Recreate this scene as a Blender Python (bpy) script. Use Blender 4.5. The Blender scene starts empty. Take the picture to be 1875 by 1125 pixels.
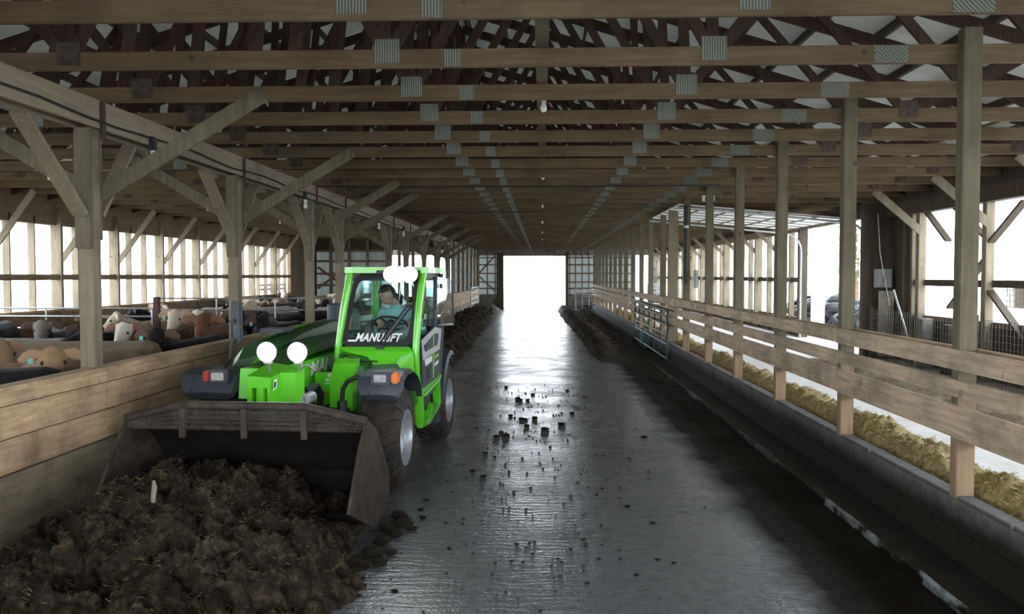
import bpy, bmesh, math, random
from math import sin, cos, pi, radians as R
from mathutils import Vector, Matrix, noise
random.seed(7)
C = bpy.context.scene.collection
S = bpy.context.scene

# ---------------------------------------------------------------- camera, sky, exposure
cd = bpy.data.cameras.new('camera'); cam = bpy.data.objects.new('camera', cd); C.objects.link(cam)
cd.sensor_width = 36.0; cd.lens = 36.0 * 1560 / 1875; cd.clip_end = 500
cam.location = (0, 0, 2.18); cam.rotation_euler = (R(90 - 2.13), 0, R(2.0))
S.camera = cam
SKY = 9.0
w = bpy.data.worlds.new('overcast_sky'); S.world = w; w.use_nodes = True
wn = w.node_tree; wn.nodes.clear()
o_ = wn.nodes.new('ShaderNodeOutputWorld'); bg = wn.nodes.new('ShaderNodeBackground')
tc = wn.nodes.new('ShaderNodeTexCoord'); sp = wn.nodes.new('ShaderNodeSeparateXYZ'); rp = wn.nodes.new('ShaderNodeValToRGB')
rp.color_ramp.elements[0].position = 0.0; rp.color_ramp.elements[0].color = (.88, .94, 1, 1)
rp.color_ramp.elements[1].position = 1.0; rp.color_ramp.elements[1].color = (.78, .88, 1, 1)
wn.links.new(tc.outputs['Generated'], sp.inputs[0]); wn.links.new(sp.outputs['Z'], rp.inputs[0])
wn.links.new(rp.outputs[0], bg.inputs[0]); bg.inputs[1].default_value = SKY; wn.links.new(bg.outputs[0], o_.inputs[0])
vs = S.view_settings
S.display_settings.display_device = 'sRGB'
vs.view_transform = 'Standard'; vs.look = 'None'; vs.gamma = 1.0; vs.exposure = 0.14
try: vs.use_curve_mapping = False
except Exception: pass
S.cycles.max_bounces = 8; S.cycles.diffuse_bounces = 5; S.cycles.glossy_bounces = 4
S.cycles.transparent_max_bounces = 12; S.cycles.transmission_bounces = 4
S.cycles.caustics_reflective = False; S.cycles.caustics_refractive = False
S.cycles.sample_clamp_indirect = 8.0
S.cycles.use_denoising = True

# ---------------------------------------------------------------- helpers
ORD = ['first', 'second', 'third', 'fourth', 'fifth', 'sixth', 'seventh', 'eighth', 'ninth', 'tenth', 'eleventh', 'twelfth',
       'thirteenth', 'fourteenth', 'fifteenth', 'sixteenth', 'seventeenth', 'eighteenth', 'nineteenth']
def nth(k):
    if k < 19: return ORD[k]
    t, u = divmod(k + 1, 10)
    T = ['', '', 'twent', 'thirt', 'fort', 'fift', 'sixt', 'sevent'][t]
    return T + 'ieth' if u == 0 else T + 'y-' + ORD[u - 1]
def tag(o, label=None, cat=None, group=None, kind=None):
    if label: o['label'] = label
    if cat: o['category'] = cat
    if group: o['group'] = group
    if kind: o['kind'] = kind
    return o
def thing(name, label, cat, loc=(0, 0, 0), rz=0.0, group=None):
    o = bpy.data.objects.new(name, None); C.objects.link(o); o.empty_display_size = .1
    o.location = loc; o.rotation_euler = (0, 0, rz)
    return tag(o, label, cat, group)
def copy_tree(o, parent=None):
    c = o.copy(); C.objects.link(c); c.parent = parent
    for ch in o.children: copy_tree(ch, c)
    return c

class B:
    """collects shapes into one bmesh"""
    def __init__(s): s.bm = bmesh.new()
    def add(s, verts, faces):
        vs_ = [s.bm.verts.new(v) for v in verts]
        for f in faces:
            try: s.bm.faces.new([vs_[i] for i in f])
            except ValueError: pass
        return vs_
    def box(s, x0, x1, y0, y1, z0, z1, bev=0.0, M=None):
        v = [(x, y, z) for x in (x0, x1) for y in (y0, y1) for z in (z0, z1)]
        if M is not None: v = [M @ Vector(p) for p in v]
        f = [(0, 1, 3, 2), (4, 6, 7, 5), (0, 4, 5, 1), (2, 3, 7, 6), (0, 2, 6, 4), (1, 5, 7, 3)]
        vv = s.add(v, f)
        if bev > 0:
            ed = {e for q in vv for e in q.link_edges}
            bmesh.ops.bevel(s.bm, geom=list(ed), offset=bev, segments=2, affect='EDGES', clamp_overlap=True)
        return s
    def cbox(s, c, size, bev=0.0, rot=None):
        M = Matrix.Translation(c)
        if rot: 
            from mathutils import Euler
            M = M @ Euler(rot).to_matrix().to_4x4()
        a, b, d = [q / 2 for q in size]
        return s.box(-a, a, -b, b, -d, d, bev, M)
    def beam(s, p, q, wd, ht, up=(0, 0, 1), bev=0.0):
        p, q = Vector(p), Vector(q); d = q - p; L = d.length; z = d.normalized()
        x = Vector(up).cross(z)
        if x.length < 1e-4: x = Vector((1, 0, 0)).cross(z)
        x.normalize(); y = z.cross(x)
        M = Matrix((x, y, z)).transposed().to_4x4(); M.translation = p
        return s.box(-wd / 2, wd / 2, -ht / 2, ht / 2, 0, L, bev, M)
    def prism(s, poly, axis, a, b):
        n = len(poly)
        def pt(p, t): 
            return {'x': (t, p[0], p[1]), 'y': (p[0], t, p[1]), 'z': (p[0], p[1], t)}[axis]
        v = [pt(p, a) for p in poly] + [pt(p, b) for p in poly]
        f = [tuple(range(n - 1, -1, -1)), tuple(range(n, 2 * n))] + [(i, (i + 1) % n, n + (i + 1) % n, n + i) for i in range(n)]
        s.add(v, f); return s
    def loft(s, rings, caps=True):
        n = len(rings[0]); v = [p for r in rings for p in r]
        f = [(k * n + i, k * n + (i + 1) % n, (k + 1) * n + (i + 1) % n, (k + 1) * n + i) for k in range(len(rings) - 1) for i in range(n)]
        if caps: f += [tuple(range(n - 1, -1, -1)), tuple((len(rings) - 1) * n + i for i in range(n))]
        s.add(v, f); return s
    def tube(s, pts, r, n=8, caps=True):
        pts = [Vector(p) for p in pts]
        rr = r if isinstance(r, (list, tuple)) else [r] * len(pts)
        t0 = (pts[1] - pts[0]).normalized(); x = t0.orthogonal().normalized(); rings = []
        for i, p in enumerate(pts):
            t = (pts[min(i + 1, len(pts) - 1)] - pts[max(i - 1, 0)]).normalized()
            x = (x - t * x.dot(t)).normalized(); y = t.cross(x)
            rings.append([p + (x * cos(2 * pi * k / n) + y * sin(2 * pi * k / n)) * rr[i] for k in range(n)])
        return s.loft(rings, caps)
    def lathe(s, prof, axis='z', n=32, c=(0, 0, 0), M=None):
        c = Vector(c); rings = []
        for (t, r) in prof:
            ring = []
            for k in range(n):
                a = 2 * pi * k / n; u, v = r * cos(a), r * sin(a)
                p = c + Vector({'x': (t, u, v), 'y': (u, t, v), 'z': (u, v, t)}[axis])
                ring.append(M @ p if M is not None else p)
            rings.append(ring)
        return s.loft(rings, False)
    def disc(s, c, r, axis='y', n=24):
        c = Vector(c)
        v = [c + Vector({'x': (0, r * cos(2 * pi * k / n), r * sin(2 * pi * k / n)), 'y': (r * cos(2 * pi * k / n), 0, r * sin(2 * pi * k / n)), 'z': (r * cos(2 * pi * k / n), r * sin(2 * pi * k / n), 0)}[axis]) for k in range(n)]
        s.add(v, [tuple(range(n))]); return s
    def ball(s, c, r, sub=2, M=None, sc=(1, 1, 1)):
        m = Matrix.Translation(c) @ (M or Matrix.Identity(4)) @ Matrix.Diagonal((r * sc[0], r * sc[1], r * sc[2], 1))
        bmesh.ops.create_icosphere(s.bm, subdivisions=sub, radius=1, matrix=m); return s
    def mesh(s, name, smooth=False, angle=35):
        bmesh.ops.recalc_face_normals(s.bm, faces=s.bm.faces)
        me = bpy.data.meshes.new(name); s.bm.to_mesh(me); s.bm.free()
        if smooth:
            me.shade_smooth(); me.set_sharp_from_angle(angle=R(angle))
        return me
    def build(s, name, mat, parent=None, smooth=False, angle=35):
        me = s.mesh(name, smooth, angle); o = bpy.data.objects.new(name, me); C.objects.link(o)
        if mat: me.materials.append(mat)
        o.parent = parent; return o
def put(name, me, mat, parent=None):
    o = bpy.data.objects.new(name, me); C.objects.link(o)
    if mat and not me.materials: me.materials.append(mat)
    o.parent = parent; return o
def struct(b, name, mat, parent=None, smooth=False):
    o = b.build(name, mat, parent, smooth)
    if parent is None: o['kind'] = 'structure'
    return o

# ---------------------------------------------------------------- materials
class MT:
    def __init__(s, name):
        s.m = bpy.data.materials.new(name); s.m.use_nodes = True; s.t = s.m.node_tree; s.t.nodes.clear()
        s.out = s.n('OutputMaterial'); s.co = None
    def n(s, kind, **kw):
        q = s.t.nodes.new('ShaderNode' + kind)
        for k, v in kw.items(): setattr(q, k, v)
        return q
    def l(s, a, b): s.t.links.new(a, b)
    def coord(s, scale=(1, 1, 1), rnd=False):
        tc = s.n('TexCoord'); mp = s.n('Mapping'); mp.inputs['Scale'].default_value = scale; s.l(tc.outputs['Object'], mp.inputs[0])
        if rnd:
            oi = s.n('ObjectInfo'); ml = s.n('Math', operation='MULTIPLY'); ml.inputs[1].default_value = 71.0
            s.l(oi.outputs['Random'], ml.inputs[0]); cb = s.n('CombineXYZ')
            for i in range(3): s.l(ml.outputs[0], cb.inputs[i])
            s.l(cb.outputs[0], mp.inputs['Location'])
        return mp.outputs[0]
    def noise(s, co, scale, detail=4, rough=.55, dist=0.0):
        q = s.n('TexNoise'); q.inputs['Scale'].default_value = scale; q.inputs['Detail'].default_value = detail
        q.inputs['Roughness'].default_value = rough; q.inputs['Distortion'].default_value = dist; s.l(co, q.inputs['Vector']); return q.outputs['Fac']
    def ramp(s, f, *st):
        q = s.n('ValToRGB'); e = q.color_ramp.elements
        while len(e) < len(st): e.new(.5)
        for i, (p, c) in enumerate(st):
            e[i].position = p; e[i].color = (c, c, c, 1) if not isinstance(c, tuple) else (*c, 1)
        s.l(f, q.inputs[0]); return q.outputs[0]
    def mix(s, f, a, b, mode='MIX'):
        q = s.n('Mix', data_type='RGBA', blend_type=mode)
        for sock, v in ((q.inputs[0], f), (q.inputs[6], a), (q.inputs[7], b)):
            if isinstance(v, (int, float)): sock.default_value = v
            elif isinstance(v, tuple): sock.default_value = (*v, 1)
            else: s.l(v, sock)
        return q.outputs[2]
    def math(s, op, a, b=0.0):
        q = s.n('Math', operation=op)
        for i, v in enumerate((a, b)):
            if isinstance(v, (int, float)): q.inputs[i].default_value = v
            else: s.l(v, q.inputs[i])
        return q.outputs[0]
    def bump(s, h, strength=.3, dist=.02):
        q = s.n('Bump'); q.inputs['Strength'].default_value = strength; q.inputs['Distance'].default_value = dist; s.l(h, q.inputs['Height']); return q.outputs[0]
    def pbr(s, col, rough=.6, metal=0.0, nrm=None, **kw):
        q = s.n('BsdfPrincipled')
        for k, v in (('Base Color', col), ('Roughness', rough), ('Metallic', metal)):
            if isinstance(v, tuple): q.inputs[k].default_value = (*v, 1)
            elif isinstance(v, (int, float)): q.inputs[k].default_value = v
            else: s.l(v, q.inputs[k])
        for k, v in kw.items():
            k = k.replace('_', ' ')
            if isinstance(v, tuple): q.inputs[k].default_value = (*v, 1)
            else: q.inputs[k].default_value = v
        if nrm is not None: s.l(nrm, q.inputs['Normal'])
        s.p = q; s.l(q.outputs[0], s.out.inputs[0]); return s.m

def wood(name, c1, c2, axis='x', stain=(.04, .03, .02), amt=.35, rough=.75, rnd=True, worn=None):
    m = MT(name); sc = {'x': (.6, 9, 9), 'y': (9, .6, 9), 'z': (9, 9, .6)}[axis]
    co = m.coord(sc, rnd); g = m.noise(co, 3.0, 6, .6, .4)
    col = m.ramp(g, (.3, c1), (.72, c2))
    co2 = m.coord((1, 1, 1), rnd); big = m.noise(co2, 1.6, 5, .65)
    f = m.ramp(big, (.45, 0.0), (.75, amt))
    col = m.mix(f, col, stain)
    if worn:   # bare wood rubbed by cattle on the lower part of the posts
        sz = m.n('SeparateXYZ'); m.l(m.coord(), sz.inputs[0]); hh = m.math('ADD', sz.outputs['Z'], m.math('MULTIPLY', m.math('SUBTRACT', big, .5), .5))
        col = m.mix(m.ramp(m.math('SUBTRACT', hh, .6), (.42, .9), (.72, 0.0)), col, m.ramp(g, (.3, worn), (.72, tuple(1.5 * c for c in worn))))
    kn = m.noise(co2, 7.0, 1, .4); col = m.mix(m.ramp(kn, (.74, 0.0), (.8, .7)), col, stain)
    return m.pbr(col, rough, 0, m.bump(g, .25, .006), Specular_IOR_Level=.3)
def plain(name, col, rough=.5, metal=0.0, var=.15, scale=6.0, dirt=None, damt=.5, bump=0.0, **kw):
    m = MT(name); co = m.coord(); f = m.noise(co, scale, 5, .6)
    dk = tuple(c * (1 - var) for c in col); lt = tuple(min(1, c * (1 + var)) for c in col)
    cc = m.ramp(f, (.3, dk), (.7, lt))
    if dirt: cc = m.mix(m.ramp(m.noise(co, scale * .6, 6, .7), (.45, 0.0), (.7, damt)), cc, dirt)
    return m.pbr(cc, rough, metal, m.bump(f, bump, .01) if bump else None, **kw)
def emit(name, col, st):
    m = MT(name); q = m.n('Emission'); q.inputs[0].default_value = (*col, 1); q.inputs[1].default_value = st; m.l(q.outputs[0], m.out.inputs[0]); return m.m
def glass(name, tint, gl=.08):
    m = MT(name); tr = m.n('BsdfTransparent'); tr.inputs[0].default_value = (*tint, 1); g = m.n('BsdfGlossy'); g.inputs['Roughness'].default_value = .03
    fr = m.n('LayerWeight'); fr.inputs[0].default_value = .25; mx = m.n('MixShader'); f = m.math('ADD', m.math('MULTIPLY', fr.outputs['Fresnel'], .6), gl)
    m.l(f, mx.inputs[0]); m.l(tr.outputs[0], mx.inputs[1]); m.l(g.outputs[0], mx.inputs[2]); m.l(mx.outputs[0], m.out.inputs[0]); return m.m

M = {}
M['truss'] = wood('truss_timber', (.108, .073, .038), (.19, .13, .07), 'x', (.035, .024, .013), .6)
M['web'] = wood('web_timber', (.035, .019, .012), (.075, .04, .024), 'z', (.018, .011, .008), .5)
M['purlin'] = wood('purlin_timber', (.06, .045, .03), (.13, .1, .07), 'y', (.03, .02, .014), .5)
M['post'] = wood('post_timber', (.10, .085, .053), (.165, .142, .09), 'z', (.045, .038, .02), .55, worn=(.25, .165, .10))
M['tanpost'] = wood('pale_post_timber', (.19, .155, .105), (.29, .24, .165), 'z', (.08, .064, .04), .6)
M['brace'] = wood('brace_timber', (.12, .102, .066), (.2, .17, .112), 'z', (.05, .042, .024), .55)
M['lowplank'] = wood('stained_low_boards', (.17, .14, .095), (.30, .24, .16), 'y', (.05, .042, .026), .8)
M['beam'] = wood('beam_timber', (.24, .19, .135), (.36, .29, .21), 'y', (.10, .075, .045), .6)
M['plank'] = wood('barrier_plank', (.36, .24, .14), (.66, .45, .275), 'y', (.13, .082, .046), .8)
M['rail'] = wood('grey_rail_board', (.34, .26, .18), (.68, .50, .34), 'y', (.17, .145, .105), .85)
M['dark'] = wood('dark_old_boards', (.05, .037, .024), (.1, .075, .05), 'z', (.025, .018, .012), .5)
M['girt'] = wood('girt_timber', (.18, .125, .078), (.28, .20, .125), 'y', (.07, .05, .03), .5)
M['endgirt'] = wood('end_wall_timber', (.17, .11, .075), (.27, .18, .12), 'x', (.07, .05, .03), .5)

def m_galv(name, ax):
    m = MT(name); co = m.coord(); w_ = m.n('TexWave', wave_type='BANDS', bands_direction='X' if ax != 'd' else 'DIAGONAL'); w_.inputs['Scale'].default_value = 16 if ax != 'd' else 22
    m.l(co, w_.inputs['Vector']); f = w_.outputs['Fac']
    col = m.ramp(f, (.2, (.12, .125, .10)), (.8, (.30, .315, .27)))
    return m.pbr(col, .5, .35, m.bump(f, .8, .01))
M['plate'] = m_galv('galvanised_plate', 'x'); M['plated'] = m_galv('galvanised_splice_plate', 'd')
M['galv'] = plain('galvanised_pipe', (.38, .4, .4), .42, .6, .25, 12)
M['gatepipe'] = plain('green_grey_gate_pipe', (.05, .085, .08), .45, .3, .3, 9, (.05, .045, .035), .5)
M['black'] = plain('black_rubber', (.015, .015, .016), .6, 0, .3, 9)
M['conc'] = plain('board_concrete_grey', (.2, .19, .175), .8, 0, .2, 5, (.1, .085, .06), .65, .15)
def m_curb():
    m = MT('splashed_curb_painted_shade'); co = m.coord(); sx = m.n('SeparateXYZ'); m.l(co, sx.inputs[0]); a = m.noise(co, 2.2, 6, .65); b = m.noise(co, 14, 5, .65)
    clean = m.ramp(b, (.3, (.14, .137, .13)), (.7, (.25, .245, .235))); dirt = m.ramp(b, (.35, (.010, .0085, .006)), (.75, (.03, .026, .018)))  # dark tone: manure splash plus the shade of the lane face painted in
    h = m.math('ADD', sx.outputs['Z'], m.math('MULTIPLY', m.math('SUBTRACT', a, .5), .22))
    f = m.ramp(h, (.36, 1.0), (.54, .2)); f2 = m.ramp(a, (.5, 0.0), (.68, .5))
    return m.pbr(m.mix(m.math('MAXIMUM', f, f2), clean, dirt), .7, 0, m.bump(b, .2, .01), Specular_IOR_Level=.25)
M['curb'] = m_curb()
M['concdk'] = plain('dirty_concrete_wall', (.2, .185, .16), .8, 0, .25, 3, (.05, .04, .028), .75, .2)
M['concwhite'] = plain('bright_feed_alley_concrete', (.74, .73, .71), .75, 0, .08, 2.5, (.5, .45, .36), .35, .1)
M['ground'] = plain('pale_yard_gravel', (.55, .54, .5), .9, 0, .15, .8)
M['straw'] = plain('pen_straw', (.12, .085, .045), .9, 0, .4, 6, (.03, .022, .014), .6, .4)

def m_roof():
    m = MT('white_roof_sheet'); co = m.coord(); f = m.noise(co, 2, 4); col = m.ramp(f, (.3, (.60, .60, .57)), (.7, (.75, .75, .72)))
    wv = m.n('TexWave', wave_type='BANDS', bands_direction='Y'); wv.inputs['Scale'].default_value = 4.0; m.l(co, wv.inputs['Vector'])
    d = m.n('BsdfDiffuse'); t = m.n('BsdfTranslucent'); mx = m.n('MixShader'); mx.inputs[0].default_value = ROOF_T
    b = m.bump(wv.outputs['Fac'], .3, .02); m.l(b, d.inputs['Normal']); m.l(col, d.inputs[0]); m.l(col, t.inputs[0])
    m.l(d.outputs[0], mx.inputs[1]); m.l(t.outputs[0], mx.inputs[2]); m.l(mx.outputs[0], m.out.inputs[0]); return m.m
ROOF_T = .10
M['roof'] = m_roof()
def m_panel():
    m = MT('translucent_corrugated_panel'); co = m.coord(); wv = m.n('TexWave', wave_type='BANDS', bands_direction='X'); wv.inputs['Scale'].default_value = 3.4
    wv2 = m.n('TexWave', wave_type='BANDS', bands_direction='Y'); wv2.inputs['Scale'].default_value = 3.4
    m.l(co, wv.inputs['Vector']); m.l(co, wv2.inputs['Vector']); f = m.math('MULTIPLY', wv.outputs['Fac'], wv2.outputs['Fac'])
    col = m.ramp(f, (.1, (.34, .38, .36)), (.5, (.5, .55, .53)))
    d = m.n('BsdfDiffuse'); t = m.n('BsdfTranslucent'); mx = m.n('MixShader'); mx.inputs[0].default_value = .10
    m.l(col, d.inputs[0]); m.l(col, t.inputs[0]); m.l(d.outputs[0], mx.inputs[1]); m.l(t.outputs[0], mx.inputs[2]); m.l(mx.outputs[0], m.out.inputs[0]); return m.m
M['panel'] = m_panel()

def m_floor():
    m = MT('wet_scraped_concrete'); co = m.coord(); sx = m.n('SeparateXYZ'); m.l(co, sx.inputs[0])
    n1 = m.noise(co, 1.1, 6, .65); n2 = m.noise(co, 9, 5, .7); n3 = m.noise(m.coord((6, .5, 1)), 3, 5, .6); n4 = m.noise(co, 38, 3, .6)
    conc = m.ramp(n2, (.3, (.125, .132, .14)), (.75, (.24, .25, .262)))
    mud = m.ramp(n2, (.3, (.007, .0055, .004)), (.75, (.022, .017, .011)))
    edge = m.math('ADD', sx.outputs['X'], m.math('MULTIPLY', m.math('SUBTRACT', n1, .5), .5))
    right = m.ramp(m.math('SUBTRACT', edge, 1.55), (.0, 0.0), (.42, 1.0))
    left = m.ramp(m.math('SUBTRACT', m.math('MULTIPLY', edge, -1.0), 1.9), (.0, 0.0), (.5, 1.0))
    sm = m.ramp(m.math('ADD', m.math('MULTIPLY', n1, .5), m.math('MULTIPLY', n2, .5)), (.535, 0.0), (.64, .75))
    sp = m.ramp(n4, (.64, 0.0), (.70, .85))
    f = m.math('MAXIMUM', m.math('MAXIMUM', right, left), m.math('MAXIMUM', sm, sp))
    col = m.mix(f, conc, mud)
    wv = m.n('TexWave', wave_type='BANDS', bands_direction='Y', wave_profile='SIN'); wv.inputs['Scale'].default_value = 3.2; wv.inputs['Distortion'].default_value = 9.0
    wv.inputs['Detail'].default_value = 3; wv.inputs['Detail Scale'].default_value = 2.2; m.l(m.coord((.45, 1, 1)), wv.inputs['Vector'])
    h = m.math('ADD', m.math('MULTIPLY', wv.outputs['Fac'], .22), m.math('ADD', m.math('MULTIPLY', n2, .8), m.math('MULTIPLY', n4, .5)))
    h = m.math('ADD', h, m.math('MULTIPLY', n3, .5))
    ro = m.math('ADD', m.math('MULTIPLY', m.ramp(n1, (.35, .13), (.65, .33)), 1.0), m.math('MULTIPLY', m.math('MAXIMUM', right, left), .38))
    r_ = m.pbr(col, ro, 0, m.bump(h, .55, .012)); m.l(m.math('SUBTRACT', .62, m.math('MULTIPLY', m.math('MAXIMUM', right, left), .54)), m.p.inputs['Specular IOR Level']); return r_
M['floor'] = m_floor()
def m_manure():
    m = MT('dark_fibrous_manure'); co = m.coord(); a = m.noise(co, 11, 8, .72); b = m.noise(m.coord((1, 1, 1)), 60, 4, .7, 1.5)
    col = m.ramp(a, (.34, (.009, .006, .004)), (.5, (.034, .024, .013)), (.7, (.13, .10, .055)))
    col = m.mix(m.ramp(b, (.62, 0.0), (.72, .6)), col, (.2, .16, .09))
    return m.pbr(col, .82, 0, m.bump(m.math('ADD', a, m.math('MULTIPLY', b, .6)), .9, .03), Specular_IOR_Level=.25)
M['manure'] = m_manure()
M['wetmud'] = plain('wet_mud_ledge', (.016, .013, .01), .5, 0, .4, 7, (.05, .048, .045), .5, .3)
M['silage'] = plain('chopped_silage', (.30, .235, .10), .9, 0, .5, 22, (.13, .1, .04), .5, .6)
M['haystraw'] = plain('scattered_straw', (.16, .12, .06), .9, 0, .5, 14, (.05, .04, .02), .6, .6)
# ================================================================ THE BARN
YB0, YE = -9.0, 54.0          # back (open) end and far end wall
XL, XR, XB, XC = -10.3, 7.3, -3.95, 3.08
b = B(); b.box(XB - .1, XC + .1, YB0, YE + 3, -.2, 0); struct(b, 'floor', M['floor'])
b = B(); b.box(XL, XB - .1, YB0, 37, -.2, 0); struct(b, 'floor_cattle_pen', M['straw'])
b = B(); b.box(XC + .1, XR + 3, YB0, YE, .2, .45); struct(b, 'floor_feed_alley', M['concwhite'])
b = B(); b.box(-120, 120, -90, 160, -.5, -.22); struct(b, 'ground', M['ground'])
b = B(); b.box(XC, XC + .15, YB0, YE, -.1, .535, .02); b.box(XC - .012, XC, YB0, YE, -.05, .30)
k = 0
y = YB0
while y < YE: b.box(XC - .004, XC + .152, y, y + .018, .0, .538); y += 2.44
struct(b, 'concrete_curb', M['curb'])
b = B(); rr = []
for i in range(0, 127):
    yy = YB0 + i * .5; rr.append([(2.70 + .02 * noise.noise((0, yy, 3)), yy, -.05), (2.70 + .02 * noise.noise((0, yy, 3)), yy, .045), (2.76, yy, .06), (XC + .02, yy, .07), (XC + .02, yy, -.05)])
b.loft(rr); struct(b, 'concrete_footing', M['wetmud'])

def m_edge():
    m = MT('muddy_edge_painted_glint'); co = m.coord((1, .5, 1)); f = m.noise(co, 1.4, 6, .7); k_ = m.ramp(f, (.53, 0.0), (.60, 1.0))
    q_ = m.mix(k_, (.014, .011, .008), (.34, .37, .38)); r_ = m.pbr(q_, .35, 0); return r_  # pale patches paint the broken glint of the wet lip on an added strip
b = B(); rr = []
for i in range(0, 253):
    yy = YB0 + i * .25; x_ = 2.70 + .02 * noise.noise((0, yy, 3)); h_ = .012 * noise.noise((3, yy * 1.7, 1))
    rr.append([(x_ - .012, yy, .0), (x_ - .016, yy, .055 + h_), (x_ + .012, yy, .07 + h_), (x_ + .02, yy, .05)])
b.loft(rr); tag(b.build('edge_glint', m_edge()), 'added pale strip painting the wet glint along the mud ledge below the concrete curb', 'edge strip')

# ---------------------------------------------------------------- roof
RX, EAVE, SL = -1.4, 3.95, .3
def roofz(x): return EAVE + SL * ((XR - x) if x > RX else (x - (2 * RX - XR)))
XLE = 2 * RX - XR
roof = B()
for (xa, xb) in ((RX, XR + .6), (RX, XLE - .6)):
    za, zb = roofz(RX) + .13, EAVE - .6 * SL + .13
    roof.add([(xa, YB0, za), (xb, YB0, zb), (xb, YE + .4, zb), (xa, YE + .4, za), (xa, YB0, za + .03), (xb, YB0, zb + .03), (xb, YE + .4, zb + .03), (xa, YE + .4, za + .03)],
             [(0, 1, 2, 3), (4, 5, 6, 7), (0, 1, 5, 4), (1, 2, 6, 5), (2, 3, 7, 6), (3, 0, 4, 7)])
rf = struct(roof, 'ceiling', M['roof'])
for sgn in (1, -1):
    for i in range(14):
        x = RX + sgn * (.1 + i * .66)
        z = roofz(x) + .06
        p = B(); p.box(-.019, .019, YB0, YE, -.065, .065); o = p.build('purlin', M['purlin'], rf)
        o.location = (x, 0, z); o.rotation_euler = (0, sgn * math.atan(SL), 0)

# ---------------------------------------------------------------- roof trusses (one every 1.22 m)
BN = [-8.6, -6.12, -3.65, -1.18, 1.29, 3.76, 6.2]
TN = [-9.4, -7.35, -4.9, -2.4, .05, 2.5, 5.0, 6.9]
ZC = 3.76
M['plateold'] = plain('old_rusted_plate', (.075, .055, .04), .7, .3, .4, 14)
def make_truss(y):
    t = thing('roof_truss', '', 'roof truss', (0, y, ZC))
    def part(name, bb, mat, par=t): return bb.build(name, mat, par)
    for (a, c_) in ((XLE, -5.4), (-5.4, -.68), (-.68, 2.6), (2.6, XR)):
        q = B(); q.box(a + .002, c_ - .002, -.019, .019, 0, .14, .004); part('bottom_chord', q, M['truss'])
    for xe in (XR + .4, XLE - .4):
        xm = (xe + RX) / 2
        for (a, c_) in ((xe, xm), (xm, RX)):
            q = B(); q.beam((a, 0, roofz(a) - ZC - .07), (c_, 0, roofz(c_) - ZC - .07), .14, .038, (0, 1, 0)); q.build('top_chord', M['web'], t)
    def web(xa, xb, kind='web'):
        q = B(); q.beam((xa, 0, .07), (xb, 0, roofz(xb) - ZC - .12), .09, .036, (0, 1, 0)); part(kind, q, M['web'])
    for i, xb in enumerate(BN):
        for xt in (TN[i], TN[i + 1]): web(xb, xt)
    web(-1.18, RX)
    for xv in (-9.0, -8.2, -7.0, -6.1, -5.3, -4.5, -3.2, -2.2, -1.9): web(xv, xv + .25)
    web(-3.65, -3.65 + .1); web(1.29, 1.2)
    for x in BN:
        for s_ in (-1, 1):
            q = B(); q.box(x - .095, x + .095, s_ * .021 - .002, s_ * .021 + .002, .035, .215); part('connector_plate', q, M['plate'] if -2 < x < 2 else M['plateold'])
    for x, wd, mm in ((-.68, .062, 'plate'), (2.6, .125, 'plated'), (-5.4, .1, 'plated')):
        for s_ in (-1, 1):
            q = B(); q.box(x - wd, x + wd, s_ * .021 - .002, s_ * .021 + .002, .006, .134); part('splice_plate', q, M[mm])
    return t
t0 = make_truss(5.31)
trs = [t0]
NT = 40
for k in range(1, NT): 
    c_ = copy_tree(t0); c_.location.y = 5.31 + 1.22 * k; trs.append(c_)
for k, t in enumerate(trs):
    t['label'] = f"{nth(k)} brown timber roof truss counted from the camera end of the barn"; t['group'] = 'roof trusses spanning the barn'
# trusses behind the camera still roof the barn
for k in range(1, 4):
    c_ = copy_tree(t0); c_.location.y = 5.31 - 1.22 * k
    c_['label'] = f"brown timber roof truss overhead, {nth(k-1)} one back from the frontmost in view"; c_['group'] = 'roof trusses spanning the barn'
for x, nm in ((0.0, 'along the row of hanging bulbs'), (-4.7, 'above the left post beam'), (5.2, 'over the feed alley')):
    b = B(); b.box(x - .05, x + .05, YB0, YE - .1, ZC + .142, ZC + .18)
    tag(b.build('bracing_board', M['tanpost']), f'long bracing board on top of the truss chords {nm}', 'board')

# ---------------------------------------------------------------- right hand posts and feed fence
PY = [6.46, 8.93, 11.37, 13.78, 16.21, 18.71, 20.97, 22.33, 24.85, 27.1, 29.55, 32.1, 34.45, 36.9, 39.3, 41.7, 44.1, 46.5, 48.9, 51.4]
PY = [1.6, 4.03] + PY
def post_mesh(wd, dp, z0, z1):
    q = B(); q.box(-wd, wd, -dp, dp, z0, z1, .008); return q.mesh('post')
pm = post_mesh(.07, .05, .45, 4.0); pm2 = post_mesh(.115, .05, .45, 3.95)
n = 0
for y in PY:
    wide = abs(y - 20.97) < .1
    x = 3.155 + (.05 if wide else 0)
    o = put('timber_post', pm2 if wide else pm, M['post']); o.location = (x, y, 0)
    if wide: o.data.materials.clear(); o.data.materials.append(M['tanpost'])
    lab = 'wide brown timber post of the right hand post row' if wide else f'{nth(n)} square timber post from the camera in the row above the concrete curb'
    tag(o, lab, 'post', 'timber posts along the feed curb'); n += 1
def rail(x, z0, z1, lab, mat, th=.038):
    t = thing('fence_rail', lab, 'fence rail', (0, 0, 0), 0, 'board rails of the feed fence')
    ys = [1.0] + PY[3::2] + [52.5]
    for a, c_ in zip(ys[:-1], ys[1:]):
        q = B(); q.box(x, x + th, a + .004, c_ - .004, z0 + random.uniform(-.012, .012), z1 + random.uniform(-.012, .012), .005); q.build('board', mat, t)
LX = XC - .034
rail(LX, 1.485, 1.64, 'top weathered board rail on the lane side of the curb posts', M['rail'])
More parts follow.
